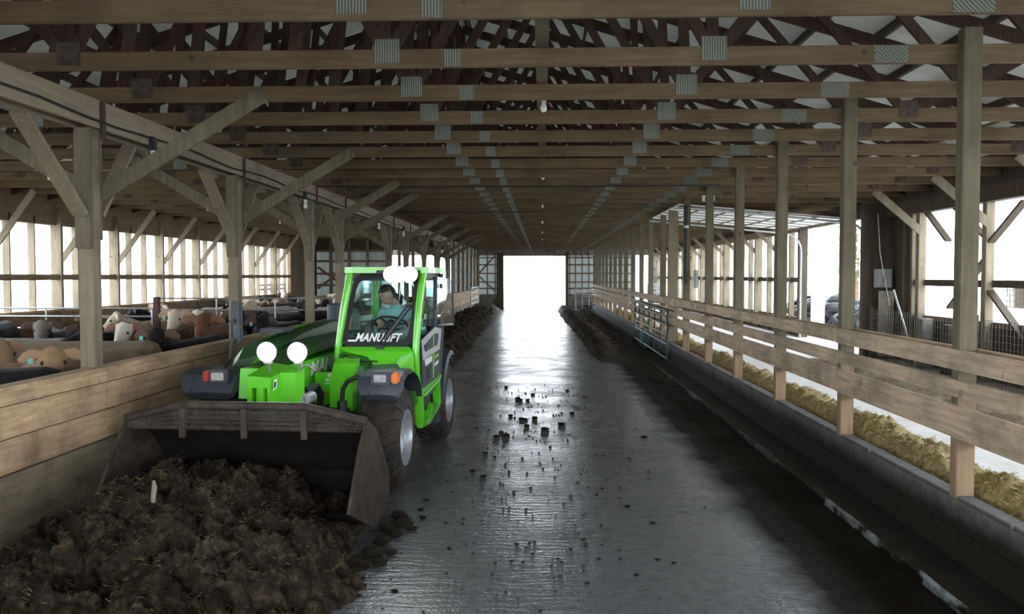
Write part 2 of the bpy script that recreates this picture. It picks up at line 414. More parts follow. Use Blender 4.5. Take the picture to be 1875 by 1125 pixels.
rail(LX, 1.275, 1.415, 'middle weathered board rail on the lane side of the curb posts', M['rail'])
rail(LX, 0.985, 1.215, 'lowest and widest board rail on the lane side of the curb posts', M['rail'])
rail(3.23, 1.46, 1.62, 'top board rail behind the curb posts on the feed side', M['rail'])
rail(3.23, 0.94, 1.13, 'low board rail behind the curb posts on the feed side', M['girt'])

# ---------------------------------------------------------------- left barrier, posts and beam
t = thing('plank_barrier', 'long tan plank barrier between the scraped lane and the cattle pen', 'barrier', (XB, 0, 0))
q = B(); q.box(-.16, .005, YB0, YE - .2, 1.312, 1.35, .004); q.build('cap_board', M['plank'], t)
q = B(); q.box(-.14, -.10, YB0, YE - .2, .02, 1.31); q.build('rear_board', M['dark'], t)
segs = [YB0, -3.5, .2, 3.9, 7.6, 11.25, 14.9, 18.5, 22.2, 25.9, 29.5, 33.2, 36.9, 40.5, 44.2, 49.0, YE - .2]
for i, (a, c_) in enumerate(zip(segs[:-1], segs[1:])):
    q = B(); q.box(-.036, 0, a + .003, c_ - .003, 1.215, 1.31, .004); q.build('plank', M['plank'], t)
    for (z0, z1, dx) in ((.965, 1.205, -.012), (.70, .955, -.016), (.02, .69, -.004)):
        q = B(); q.box(-.045 + dx, dx + random.uniform(-.002, .002), a + .003, c_ - .003, z0, z1, .005); q.build('plank', M['plank'] if z0 > .5 else M['lowplank'], t)
LY = [-3.4, .25, 3.92, 7.58, 11.23, 14.88, 17.1, 22.7, 25.6, 29.5, 33.5, 36.75]
XP = -4.085
for n, y in enumerate(LY):
    t = thing('braced_post', f'{nth(max(n-3,0))} braced timber post rising from the tan plank barrier' if n > 2 else f'braced timber post behind the view, {nth(n)} along the left barrier', 'post', (XP, y, 0), 0, 'braced posts along the cattle barrier')
    q = B(); q.box(-.07, .07, -.07, .07, 0, 3.5, .008); q.build('shaft', M['tanpost'], t)
    q = B(); q.box(-.072, .0725, -.115, -.07, 2.42, 3.48, .006); q.box(-.07, .07, .07, .11, 2.5, 3.48, .006); q.build('scab_board', M['brace'], t)
    for (ya, yb) in ((-.14, -1.02), (.13, .78)):
        q = B(); q.beam((0, ya, 2.72), (0, yb, 3.46), .04, .135, (1, 0, 0)); q.build('brace', M['tanpost'], t)
    q = B(); q.beam((.0, .14, 2.9), (1.56, .14, 3.83), .14, .04, (0, 1, 0)); q.build('brace', M['brace'], t)
    q = B(); q.beam((.0, .14, 2.9), (-1.56, .14, 3.83), .14, .04, (0, 1, 0)); q.build('brace', M['brace'], t)
t = thing('support_beam', 'long timber beam on the braced posts carrying the trusses', 'beam', (0, 0, 0))
for x in (-3.955, -4.14):
    ys = [YB0, -3.4, 3.92, 11.23, 17.1, 22.7, 29.5, 36.75]
    for a, c_ in zip(ys[:-1], ys[1:]):
        q = B(); q.box(x - .038, x, a + .005, c_ - .005, 3.495, 3.735, .005); q.build('plank', M['beam'], t)
q = B(); q.box(-4.13, -3.99, YB0, 36.7, 3.735, 3.758); q.build('plate_board', M['beam'], t)
# strap where the beam joins over each post, with the lamp cable stapled along the face
for n, y in enumerate(LY[2:]):
    q = B(); q.box(-3.955, -3.93, y - .035, y + .03, 3.4, 3.735, .003)
    tag(q.build('joint_strap', M['dark']), f'{nth(n)} dark strap over the joint of the left support beam, from the camera end', 'strap', 'joint straps on the support beam')
pts = [(-3.935, yy * .6 - 6, 3.565 + .018 * sin(yy * 1.3) + .012 * noise.noise((yy * .7, 1, 0))) for yy in range(0, 72)]
b = B(); b.tube(pts, .011, 6); tag(b.build('power_cable', M['black'], None, True), 'black cable sagging along the face of the left support beam', 'cable')
def bulb(name_l, loc, box=False, group=None):
    t = thing('light_bulb', name_l, 'light bulb', loc, 0, group)
    if box:
        q = B(); q.box(-.045, .02, -.05, .05, -.06, .08, .01); q.build('junction_box', M['black'], t); z = -.06
    else: z = 0
    q = B(); q.lathe([(z, .004), (z, .03), (z - .05, .026), (z - .05, .0)], 'z', 14); q.build('socket', M['white'], t, True)
    q = B(); q.lathe([(z - .05, .014), (z - .075, .02), (z - .105, .033), (z - .13, .03), (z - .148, .015), (z - .152, .0)], 'z', 16); q.build('bulb', M['bulb'], t, True)
    return t
M['white'] = plain('white_porcelain', (.7, .68, .62), .4, 0, .08)
M['bulb'] = plain('frosted_bulb', (.8, .8, .74), .25, 0, .05)
for k, y in enumerate([8.27, 14.08, 19.95, 26.0, 31.95, 37.9, 43.8, 49.7]):
    bulb(f'{nth(k)} white bulb from the camera hanging along the centre bracing board', (.015, y, 3.90), False, 'bulbs along the middle of the ceiling')
for k, (y, z) in enumerate([(8.55, 3.50), (14.1, 3.50), (20.5, 3.5), (24.2, 3.5), (29.0, 3.5)]):
    bulb(f'{nth(k)} bulb from the camera on a black box fixed to the left support beam', (-3.93, y, z), True, 'bulbs along the support beam')
for k, (x, y) in enumerate([(-7.4, 12.63), (-7.4, 18.73), (-7.3, 23.61), (-7.3, 29.71)]):
    bulb(f'{nth(k)} bulb from the camera hanging over the cattle pen', (x, y, 3.762), False, 'bulbs over the cattle pen')
for k, (pts, nm) in enumerate([([(-4, 15.05, 3.755), (-2, 15.0, 3.74), (0, 15.05, 3.745), (2, 15.0, 3.74), (3.1, 15.05, 3.75)], 'nearer'), ([(-4, 21.0, 3.75), (-2.5, 21, 3.73), (-1, 21, 3.725), (0.02, 21, 3.745)], 'farther')]):
    b = B(); b.tube(pts, .012, 6); tag(b.build('ceiling_cable', M['black'], None, True), f'{nm} thin cable strung across under the truss chords', 'cable')

# ---------------------------------------------------------------- left wall of the pen
wl = B(); wl.box(XL - .1, XL, YB0, 34.5, -.1, 1.45); wl.box(XL - .1, XL + .05, 34.5, 37, -.1, 3.76); wl.box(XL - .2, XL, YB0, 37, 3.24, 4.0)
wlo = struct(wl, 'wall_left', M['girt'])
y = -8.2; k = 0
while y < 34.4:
    q = B(); q.box(XL - .14, XL, y - .02, y + .02, 1.40, 3.4); q.build('stud', M['tanpost'], wlo)
    if k % 3 == 2:
        q = B(); q.box(XL - .0, XL + .1, y - .045, y + .045, 0, 3.6); q.build('stud', M['tanpost'], wlo)
        q = B(); q.beam((XL + .08, y, 2.5), (XL + 1.0, y, 3.74), .12, .038, (0, 1, 0)); q.build('knee_brace', M['tanpost'], wlo)
    y += .813; k += 1
q = B(); q.box(XL - .02, XL + .05, YB0, 34.5, 2.08, 2.2); q.build('girt', M['girt'], wlo)
q = B(); q.box(XL - .12, XL + .06, YB0, 34.5, 1.42, 1.46); q.build('sill_board', M['plank'], wlo)
for z in (1.62, 1.78):
    q = B(); q.box(XL - .16, XL - .14, 31.0, 34.5, z, z + .06); q.build('slat', M['girt'], wlo)

# ---------------------------------------------------------------- end wall of the cattle bay (Y = 37)
def end_panel(par, x0, x1, y, z0, z1):
    q = B(); n_ = max(2, int((x1 - x0) / .076)); rr = []
    for i in range(n_ * 4 + 1):
        x = x0 + (x1 - x0) * i / (n_ * 4); dy = .012 * sin(2 * pi * i / 4)
        rr.append([(x, y + dy, z0), (x, y + dy, z1)])
    v = [p for r_ in rr for p in r_]; q.add(v, [(2 * i, 2 * i + 1, 2 * i + 3, 2 * i + 2) for i in range(len(rr) - 1)])
    return q.build('corrugated_panel', M['panel'], par, True)
we = B(); we.box(XL, -4.1, 37.0, 37.15, -.1, 1.25); we.box(XL, -4.1, 37.02, 37.1, 3.3, 3.9)
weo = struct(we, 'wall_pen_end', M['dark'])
end_panel(weo, XL, -6.75, 37.12, 1.25, 3.3)
for z in (1.7, 2.2, 2.75, 3.2):
    q = B(); q.box(XL, -6.7, 37.0, 37.06, z, z + .1); q.build('girt', M['endgirt'], weo)
for x in (-10.2, -9.9, -9.2, -8.4, -7.6, -6.75, -6.2, -5.6, -5.1, -4.62):
    q = B(); q.box(x - .06, x + .06, 36.9, 37.03, 0, 3.7); q.build('stud', M['endgirt'] if x > -9.6 else M['dark'], weo)
for (a, c_) in (((-9.8, 2.55), (-8.5, 1.6)), ((-8.5, 2.55), (-9.8, 1.6))):
    q = B(); q.beam((a[0], 36.97, a[1]), (c_[0], 36.97, c_[1]), .1, .03, (0, 1, 0)); q.build('cross_brace', M['endgirt'], weo)
# lane side wall beyond the pen (X = -4.1)
wm = B(); wm.box(-4.25, -4.12, 37.2, YE, -.1, 1.35); wm.box(-4.2, -4.1, 37.1, YE, 3.35, 3.9)
wmo = struct(wm, 'wall_lane_left', M['concdk'])
for (a, c_) in ((39.3, YE),):
    q = B(); n_ = int((c_ - a) / .076 * 4); v = []
    for i in range(n_ + 1):
        yy = a + (c_ - a) * i / n_; v += [(-4.2 + .012 * sin(i * pi / 2), yy, 1.35), (-4.2 + .012 * sin(i * pi / 2), yy, 3.35)]
    q.add(v, [(2 * i, 2 * i + 1, 2 * i + 3, 2 * i + 2) for i in range(n_)]); q.build('corrugated_panel', M['panel'], wmo, True)
for k, yy in enumerate((37.2, 39.2, 41.6, 44.0, 46.5, 49.0, 51.5, 53.7)):
    q = B(); q.box(-4.14, -4.0, yy - .07, yy + .07, 0, 3.76); q.build('stud', M['tanpost'] if k != 7 else M['girt'], wmo)
for z in (1.8, 2.4, 3.0):
    q = B(); q.box(-4.16, -4.1, 39.3, YE, z, z + .1); q.build('girt', M['endgirt'], wmo)

# ---------------------------------------------------------------- far end wall with the big doorway
wb = B(); D0, D1, DH = -2.42, 1.5, 3.46
wb.box(-4.2, D0 - .0, YE, YE + .2, -.1, .98); wb.box(D1, 3.1, YE, YE + .2, -.1, .98); wb.box(3.1, 5.9, YE, YE + .2, -.1, 1.2)
wb.box(6.85, XR + .1, YE, YE + .2, -.1, 3.7); wb.box(XL, XR + .1, YE + .06, YE + .16, 3.45, 3.95)
wbo = struct(wb, 'wall_back', M['concdk'])
gb = B()
gb.add([(XLE - .5, YE + .1, 3.9), (XR + .5, YE + .1, 3.9), (RX, YE + .1, roofz(RX) + .1)], [(0, 1, 2)]); struct(gb, 'wall_gable', M['dark'])
for (x0, x1) in ((-4.2, -2.72), (1.62, 5.9)): end_panel(wbo, x0, x1, YE + .14, .98, 3.46)
q = B(); q.box(-2.86, D0, YE - .08, YE + .14, 0, 3.6); q.box(D1, D1 + .16, YE - .08, YE + .14, 0, 3.6); q.build('door_jamb', M['dark'], wbo)
q = B(); q.box(D0 - .1, D1 + .1, YE - .05, YE + .05, 3.4, 3.49); q.build('door_header', M['girt'], wbo)
for x in (-4.0, -3.45, -2.95, 1.75, 2.13, 2.55, 2.97, 3.5, 4.1, 4.7, 5.3, 5.85):
    q = B(); q.box(x - .04, x + .04, YE - .05, YE + .06, .95, 3.75); q.build('stud', M['endgirt'], wbo)
for z in (1.35, 1.75, 2.3, 2.85, 3.3):
    q = B(); q.box(-4.05, -2.86, YE - .02, YE + .04, z - .04, z + .04); q.box(D1 + .16, 5.9, YE - .02, YE + .04, z - .05, z + .05); q.build('girt', M['endgirt'], wbo)
for (a, c_) in (((-3.95, 2.35), (-2.98, 3.4)), ((-3.95, 2.1), (-2.98, 1.2))):
    q = B(); q.beam((a[0], YE - .06, a[1]), (c_[0], YE - .06, c_[1]), .1, .03, (0, 1, 0)); q.build('cross_brace', M['endgirt'], wbo)

# ---------------------------------------------------------------- right wall
wr = B(); wr.box(XR, XR + .12, YB0, 18.9, .2, 1.35); wr.box(XR, XR + .12, 24.05, YE, .2, .98)
wr.box(XR, XR + .2, YB0, YE, 3.52, 4.0); wr.box(XR - .02, XR + .12, 16.95, 19.0, .4, 3.6)
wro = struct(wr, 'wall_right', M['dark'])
for yy in (-3, -.55, 1.9, 4.35, 6.8, 9.2, 11.65, 14.1, 16.55):
    q = B(); q.box(XR - .14, XR, yy - .07, yy + .07, .45, 3.6, .006); q.build('wall_post', M['tanpost'], wro)
    q = B(); q.beam((XR - .1, yy - .09, 3.0), (XR - 1.0, yy - .09, 3.78), .14, .04, (0, 1, 0)); q.build('knee_brace', M['tanpost'], wro)
q = B(); q.box(XR - .02, XR + .05, YB0, 17, 1.98, 2.1); q.build('girt', M['dark'], wro)
q = B(); q.box(XR - .02, XR + .05, YB0, 17, 1.34, 1.42); q.build('sill_board', M['girt'], wro)
q = B(); q.box(XR - .2, XR + .0, YB0, 19.0, 3.36, 3.62); q.build('header_beam', M['dark'], wro)
for yy in (16.95, 17.0 + .3): 
    q = B(); q.box(XR - .08, XR + .02, yy - .04, yy + .04, .45, 3.6); q.build('stud', M['post'], wro)
for (ya, za, yb, zb) in ((14.2, 2.62, 13.1, 3.3), (14.1, 2.75, 15.4, 3.45), (14.15, 2.0, 13.0, 1.2), (14.05, 2.55, 15.4, 1.6), (16.4, 3.4, 15.5, 2.8)):
    q = B(); q.beam((XR - .05, ya, za), (XR - .05, yb, zb), .04, .12, (1, 0, 0)); q.build('cross_brace', M['dark'], wro)
y = 24.1; k = 0
while y < 53.5:
    big = k % 2 == 0
    q = B(); q.box(XR - (.14 if big else .04), XR + .1, y - .07, y + (.07 if big else .05), .45, 3.6); q.build('slat', M['tanpost'] if k else M['dark'], wro)
    if big and k: 
        q = B(); q.beam((XR - .1, y, 2.95), (XR - .9, y, 3.75), .13, .04, (0, 1, 0)); q.build('knee_brace', M['tanpost'], wro)
    y += 1.22; k += 1
q = B(); q.box(XR - .02, XR + .06, 24.1, YE, 1.98, 2.12); q.build('girt', M['dark'], wro)
q = B(); q.box(XR - .16, XR + .0, 24.1, YE, 3.4, 3.6); q.build('header_beam', M['girt'], wro)
q = B(); q.box(XR - .1, XR + .1, 19.0, 24.1, 3.46, 3.62); q.box(XR - .06, XR + .1, 18.93, 19.05, .4, 3.5); q.build('door_frame', M['dark'], wro)
# partition piece beside the doorway with the switch box
b = B(); b.box(6.72, XR, 17.95, 18.05, .45, 3.6); b.box(6.66, 6.76, 17.9, 18.1, .45, 3.6)
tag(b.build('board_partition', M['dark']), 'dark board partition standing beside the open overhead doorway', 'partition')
t = thing('switch_box', 'pale grey electrical switch box on the dark partition', 'electrical box', (7.03, 17.9, 2.12))
M['boxgrey'] = plain('switch_box_grey', (.42, .44, .42), .5, .2, .1, 9, (.2, .17, .12), .4)
q = B(); q.box(-.17, .17, -.12, .0, -.19, .19, .012); q.build('case', M['boxgrey'], t)
q = B(); q.box(-.15, .15, -.135, -.12, -.17, .17, .01); q.build('cover', M['boxgrey'], t)
q = B(); q.box(-.012, .012, -.16, -.135, -.08, .02, .004); q.build('handle', M['black'], t)
b = B(); b.box(6.95, 7.26, 17.82, 17.86, .5, 1.86, .01)
M['rusty'] = plain('flaking_white_sheet', (.55, .5, .4), .7, .1, .15, 4, (.1, .07, .045), .9)
tag(b.build('metal_sheet', M['rusty']), 'rust-stained off-white sheet leaning below the switch box', 'sheet')
b = B(); b.tube([(6.9, 15.9, .5), (6.75, 16.6, 1.9)], .02, 8); tag(b.build('pole', M['galv'], None, True), 'pale pole leaning by the wire mesh near the right wall', 'pole')
b = B(); b.tube([(6.7, 17.3, 3.4), (6.72, 17.2, 2.6), (6.8, 16.9, 1.6)], .008, 6); tag(b.build('rope', M['galv'], None, True), 'thin rope hanging down beside the dark partition', 'rope')
M['doorrib2'] = plain('old_mesh_wire', (.12, .115, .1), .6, .4, .2, 8)
# pen front under the right windows: boards and welded mesh
for k, (ya, yb) in enumerate(((9.2, 13.4), (13.45, 17.6))):
    t = thing('wire_mesh_panel', f'{["nearer","farther"][k]} welded wire mesh panel in front of the dark boards under the right windows', 'wire mesh', (6.7, ya, .45), 0, 'mesh panels under the right windows')
    q = B(); L_ = yb - ya
    for i in range(int(L_ / .1) + 1): q.beam((0, i * .1, .05), (0, i * .1, 1.05), .006, .006, (1, 0, 0))
    for i in range(11): q.beam((0, 0, .05 + i * .1), (0, L_, .05 + i * .1), .006, .006, (1, 0, 0))
    q.build('wire_grid', M['doorrib2'], t)
    for yy in (0.02, L_ - .02):
        q = B(); q.box(-.03, .03, yy - .03, yy + .03, 0, 1.12); q.build('post', M['dark'], t)
for k, yy in enumerate((10.0, 12.1, 14.9, 15.9)):
    b = B(); b.box(7.0, 7.2, yy, yy + .28, .45, 1.2 + .06 * k, .01); tag(b.build('leaning_board', M['conc'] if k % 2 else M['dark']), f'{nth(k)} board stood on end behind the wire mesh, counted from the camera', 'board', 'boards behind the wire mesh')
# overhead door, rolled up flat under the trusses
M['doorwhite'] = plain('white_door_panel', (.82, .82, .79), .5, 0, .05, 4, (.5, .46, .38), .3)
M['doorrib'] = plain('rusty_door_rib', (.16, .13, .1), .6, .3, .3, 8)
t = thing('overhead_door', 'white sectional overhead door raised flat above the feed alley', 'door', (0, 0, 3.40))
dt = lambda x: .087 * (7.1 - x)
for i in range(6):
    x0 = 6.75 - i * .62
    q = B(); q.add([(xx, yy, dt(xx) + zz) for xx in (x0 - .60, x0) for yy in (19.2, 23.8) for zz in (0, .03)], [(0, 1, 3, 2), (4, 6, 7, 5), (0, 4, 5, 1), (2, 3, 7, 6), (0, 2, 6, 4), (1, 5, 7, 3)]); pa = q.build('door_panel', M['doorwhite'], t)
    q = B(); q.box(x0 - .02, x0 + .015, 19.2, 23.8, dt(x0) - .02, dt(x0)); q.build('rib', M['doorrib'], pa)
    for j in range(7):
        yy = 19.25 + j * .75; q = B(); q.beam((x0 - .58, yy, dt(x0 - .58) - .008), (x0 - .03, yy, dt(x0 - .03) - .008), .016, .05, (0, 1, 0)); q.build('rib', M['doorrib'], pa)
for yy in (19.1, 23.92):
    pts = [(XR - .12, yy, -2.93), (XR - .12, yy, -.55)] + [(XR - .12 - .5 * (1 - cos(a)), yy, -.55 + .5 * sin(a)) for a in [pi / 12 * i for i in range(1, 7)]] + [(3.0, yy, .30)]
    q = B(); q.tube(pts, .028, 6); q.build('track', M['galv'], t, True)
q = B(); q.tube([(6.9, 19.15, .12), (6.9, 23.85, .12)], .02, 8); q.build('spring_shaft', M['galv'], t, True)
b = B(); b.box(XR + .2, XR + .58, 24.0, 24.05, -.2, 3.4, .01); tag(b.build('white_panel', M['doorwhite']), 'tall white panel standing outside at the far side of the open doorway', 'panel')

# pipe run and sign on the post row
t = thing('pipe_stand', 'dark upright pipe with fittings strapped to a curb post', 'pipe', (3.13, 18.632, 0))
q = B(); q.tube([(0, 0, 3.7), (0, 0, 2.0)], .03, 8); q.build('pipe', M['black'], t, True)
q = B(); q.lathe([(0, .05), (.06, .05)], 'z', 12, (0, 0, 3.2)); q.build('fitting', M['galv'], t, True)
b = B(); b.box(3.32, 3.36, 18.5, 18.8, 1.9, 2.3, .01); tag(b.build('wall_box', M['boxgrey']), 'small pale box on the feed side of the dark piped post', 'electrical box')
b = B(); b.box(3.25, 3.5, 17.47, 17.49, 3.68, 3.80); so = b.build('small_sign', M['white']); tag(so, 'small white sign fixed to a truss chord beside the curb posts', 'sign')
b = B(); b.box(3.3, 3.45, 17.462, 17.472, 3.715, 3.75); b.build('emblem', plain('sign_red', (.35, .05, .04), .5), so)
# ================================================================ THE TELEHANDLER
M['green'] = plain('bright_green_paint', (.12, .60, .02), .28, 0, .05, 3, Coat_Weight=.5)
M['greendk'] = plain('dull_green_panel', (.02, .15, .012), .4, 0, .12, 3, (.02, .03, .012), .5)
M['greenhood'] = plain('dark_green_hood', (.022, .085, .022), .4, 0, .12, 3)
M['tblack'] = plain('black_trim', (.018, .019, .022), .45, 0, .15, 8)
M['tgrey'] = plain('charcoal_plastic', (.045, .052, .066), .5, 0, .1, 7)
M['silver'] = plain('silver_rim', (.50, .53, .58), .38, .5, .1, 9, (.2, .18, .15), .35)
M['tyre'] = plain('muddy_tyre_rubber', (.032, .027, .023), .8, 0, .3, 9, (.09, .065, .045), .75, .3)
M['wglass'] = glass('tinted_windscreen', (.76, .9, .88), .09)
M['sglass'] = glass('side_glass', (.78, .9, .9), .10)
M['twhite'] = plain('white_trim', (.86, .88, .9), .4, 0, .04)
M['letter'] = plain('white_lettering', (.85, .86, .86), .5, 0, .02)
M['lampglass'] = plain('clear_lamp_lens', (.62, .65, .66), .12, .4, .3, 40)
M['orange'] = plain('orange_indicator', (.85, .2, .03), .25, 0, .1, 20)
M['redl'] = plain('red_marker', (.5, .04, .03), .3, 0, .1, 20)
M['chrome'] = plain('polished_rod', (.75, .76, .78), .15, 1, .05)
M['led'] = emit('lit_work_lamp', (.93, .97, 1.0), 60)
M['rust'] = plain('muddy_rusty_steel', (.04, .03, .024), .75, .2, .35, 9, (.12, .088, .062), .75, .4)
M['darksteel'] = plain('muddy_bucket_shell', (.015, .012, .01), .8, .1, .4, 7, (.04, .03, .021), .7, .4)
M['lime'] = plain('lime_stripe', (.40, .68, .08), .4, 0, .05)
TV = thing('telehandler', 'bright green telehandler with lit work lamps pushing a heap of manure along the lane', 'telehandler', (-2.44, 8.71, 0), R(-3.4))
def tp(name, b, mat, par=TV, smooth=False, angle=35, label=None):
    o = b.build(name, mat, par, smooth, angle)
    if label: o['label'] = label
    return o
def text_mesh(name, body, size, mat, M4, par, bold=.012, shear=.0, ext=.004, sx=1.0):
    cu = bpy.data.curves.new(name, 'FONT'); cu.body = body; cu.size = size; cu.offset = bold; cu.shear = shear; cu.extrude = ext; cu.align_x = 'CENTER'; cu.align_y = 'CENTER'; cu.resolution_u = 3; cu.space_character = 1.06
    o = bpy.data.objects.new(name + '_source', cu); C.objects.link(o)
    me = bpy.data.meshes.new_from_object(o.evaluated_get(bpy.context.evaluated_depsgraph_get())); C.objects.unlink(o); bpy.data.objects.remove(o)
    me.transform(M4 @ Matrix.Diagonal((sx, 1, 1, 1))); me.materials.clear(); me.materials.append(mat)
    q = bpy.data.objects.new(name, me); C.objects.link(q); q.parent = par; return q
# --- wheels
def wheel(u, v, side, nm=None):
    # tyre spins on local x axis; side=+1 when the outer face looks to +u
    M4 = Matrix.Translation((u, v, .52)) @ Matrix.Diagonal((side, 1, 1, 1))
    q = B(); prof = [(.20, .285), (.21, .30), (.215, .36), (.20, .43), (.17, .475), (.10, .49), (0, .495), (-.10, .49), (-.17, .475), (-.20, .43), (-.215, .36), (-.21, .30), (-.20, .285)]
    q.lathe(prof, 'x', 48, M=M4)
    for i in range(22):
        for s_ in (-1, 1):
            a = 2 * pi * i / 22 + (.14 if s_ < 0 else 0)
            st = [(s_ * .01, a + .17, .526), (s_ * .09, a + .07, .524), (s_ * .165, a + .0, .51), (s_ * .205, a - .03, .455), (s_ * .214, a - .035, .41)]
            rings = []
            for (x, aa, r_) in st:
                ring = []
                for (da, rr_) in ((-.045, -.05), (.045, -.05), (.036, 0), (-.036, 0)):
                    an = aa + da; rad = r_ + rr_; ring.append(M4 @ Vector((x, rad * cos(an), rad * sin(an))))
                rings.append(ring)
            q.loft(rings)
    ty = tp('tyre', q, M['tyre'], TV, True, 30)
    q = B(); q.lathe([(.195, .288), (.21, .285), (.208, .272), (.17, .262), (.15, .245), (.13, .235), (.11, .2), (.06, .17), (.055, .11), (.085, .10), (.09, .06), (.12, .055), (.125, .0)], 'x', 40, M=M4)
    q.lathe([(-.2, .285), (-.17, .26), (.15, .25)], 'x', 40, M=M4)
    rm = tp('rim', q, M['silver'], ty, True, 30, 'silver steel rim')
    q = B()
    for i in range(8):
        a = 2 * pi * i / 8; q.lathe([(.055, .014), (.08, .014), (.08, 0)], 'x', 6, (0, .14 * cos(a), .14 * sin(a)), M4)
    tp('wheel_nut', q, M['tblack'], ty)
    return ty
for (u, v, s_) in ((.85, 0, 1), (.85, 2.62, 1), (-.85, 0, -1), (-.85, 2.62, -1)): wheel(u, v, s_)
# --- chassis, axles
q = B(); q.box(-.5, .5, -.35, 3.2, .45, .82, .03); q.box(-.62, .62, -.12, .12, .4, .62, .03); q.box(-.62, .62, 2.5, 2.74, .4, .62, .03); tp('chassis', q, M['tblack'])
q = B(); q.prism([(.16, .55), (.3, .55), (.55, .75), (.55, 1.22), (.5, 1.26), (.2, 1.22), (.16, 1.0)], 'x', .30, .56); tp('front_tower', q, M['greendk'])
# bright green front tower plate that carries the boom, and its twin behind the boom
q = B(); q.prism([(-.02, .66), (.22, .66), (.26, 1.30), (.12, 1.26), (-.04, 1.08)], 'x', .26, .50); tp('tower_plate', q, M['green'], TV)
q = B(); q.prism([(-.02, .66), (.22, .66), (.26, 1.30), (.12, 1.26), (-.04, 1.08)], 'x', -.62, -.5); tp('tower_plate', q, M['green'], TV)
# body below the windscreen
q = B(); q.add([(.30, .50, 1.30), (1.04, .50, 1.30), (1.06, .46, .78), (.34, .36, .70), (.30, 1.6, 1.30), (1.04, 1.6, 1.30), (1.06, 1.6, .78), (.34, 1.6, .70)],
               [(0, 1, 2, 3), (4, 7, 6, 5), (0, 4, 5, 1), (3, 2, 6, 7), (0, 3, 7, 4), (1, 5, 6, 2)]); tp('front_panel', q, M['greendk'])
q = B()
q.add([(.20, .52, 1.40), (.98, .52, 1.405), (1.03, .46, 1.36), (.98, .40, 1.24), (.62, .38, 1.22), (.54, .42, 1.30), (.26, .46, 1.36), (.20, .60, 1.30), (1.03, .62, 1.22), (.6, .6, 1.2)],
      [(0, 1, 2, 6), (6, 2, 3, 4, 5), (0, 6, 7), (5, 9, 7, 6), (3, 8, 9, 4), (5, 4, 9), (2, 8, 3), (1, 0, 7, 9, 8), (1, 8, 2)])
tp('dash_cowl', q, M['green'])
q = B(); q.add([(.90, .38, 1.30), (1.045, .40, 1.36), (1.055, .42, 1.14), (.92, .36, 1.18), (.87, .37, 1.24)], [(0, 1, 2, 3, 4)]); bmesh.ops.solidify(q.bm, geom=q.bm.faces[:], thickness=.03); tp('cowl_corner', q, M['green'])
q = B(); q.box(.84, .93, .375, .40, 1.10, 1.16, .006); tp('socket_cover', q, M['tgrey'])
q = B(); q.tube([(.37, .42, 1.265), (.66, .40, 1.255)], .012, 8); tp('tilt_rod', q, M['chrome'], TV, True)
q = B(); q.lathe([(.36, .0), (.36, .06), (.44, .07), (.44, .0)], 'y', 20, (.275, 0, 1.235)); tp('pin_boss', q, M['green'], TV, True)
q = B(); q.lathe([(.34, .0), (.34, .03), (.37, .03)], 'y', 14, (.29, 0, 1.235)); q.cbox((.27, .36, 1.31), (.05, .04, .05), .006); tp('pin_head', q, M['tblack'], TV, True)
# --- cab
def pillar(pts, wd, ht, nm='cab_pillar', up=(0, 1, 0), mat='green'):
    q = B(); rings = []
    P_ = [Vector(p) for p in pts]
    q.tube(pts, [wd * .62] * len(pts), 10); return tp(nm, q, M[mat], TV, True, 50)
pillar([(.165, .56, 1.20), (.17, .56, 1.34), (.235, .58, 1.8), (.29, .66, 2.22)], .066, .08)
pillar([(1.075, .66, .86), (1.06, .50, 1.02), (1.045, .52, 1.35), (1.075, .57, 1.85), (1.105, .66, 2.22)], .068, .08)
pillar([(.27, 1.75, 1.2), (.29, 1.75, 2.2)], .07, .08)
pillar([(1.075, 1.78, .9), (1.09, 1.85, 1.5), (1.10, 1.78, 2.2)], .05, .06, 'cab_pillar', mat='tblack')
pillar([(1.075, .66, .86), (1.085, .74, .845), (1.085, 1.62, .90), (1.075, 1.78, .95)], .045, .05, 'door_sill')
q = B()
pr = [(.24, .60), (.34, .55), (1.05, .55), (1.14, .62), (1.145, 1.75), (1.06, 1.9), (.32, 1.9), (.24, 1.8)]
q.prism(pr, 'z', 2.205, 2.27); ro = tp('cab_roof', q, M['green'])
bm_ = None
q = B(); q.prism([(.32, .66), (1.06, .66), (1.06, 1.8), (.32, 1.8)], 'z', 2.12, 2.205); tp('headliner', q, M['tblack'])
# windscreen: black border ring and glass, leaning back with height
def ws(x, z, off=0.0): # x 0..1, z 0..1 -> point on the screen
    z0, z1 = 1.40, 2.20; zz = z0 + (z1 - z0) * z
    xl = .215 + (.345 - .215) * z; xr = 1.005 + (1.075 - 1.005) * z
    return Vector((xl + (xr - xl) * x, .52 + .13 * z + off, zz))
q = B()
N = 40; outer = []; inner = []
def rr_(t, ax, az, n=5.0):
    a = 2 * pi * t; c_, s_ = cos(a), sin(a); k = (abs(c_) ** n + abs(s_) ** n) ** (-1 / n); return .5 + ax * c_ * k, .5 + az * s_ * k
for i in range(N):
    o1 = rr_(i / N + 1 / 80, .5, .5, 14); i1 = rr_(i / N + 1 / 80, .435, .425, 7)
    i1 = (i1[0], i1[1] + .01); outer.append(ws(*o1)); inner.append(ws(*i1))
q.add(outer + inner, [(i, (i + 1) % N, N + (i + 1) % N, N + i) for i in range(N)]); bmesh.ops.solidify(q.bm, geom=q.bm.faces[:], thickness=.006)
wso = tp('windscreen', q, M['tblack'], TV)
q = B(); q.add([p + Vector((0, .004, 0)) for p in inner], [tuple(range(N))]); tp('glass_pane', q, M['wglass'], wso)
a = ws(.5, .0); up = (ws(.5, 1) - ws(.5, 0)).normalized(); ux = Vector((1, 0, 0)); nz = ux.cross(up)
pc = ws(.505, .125, -.012)
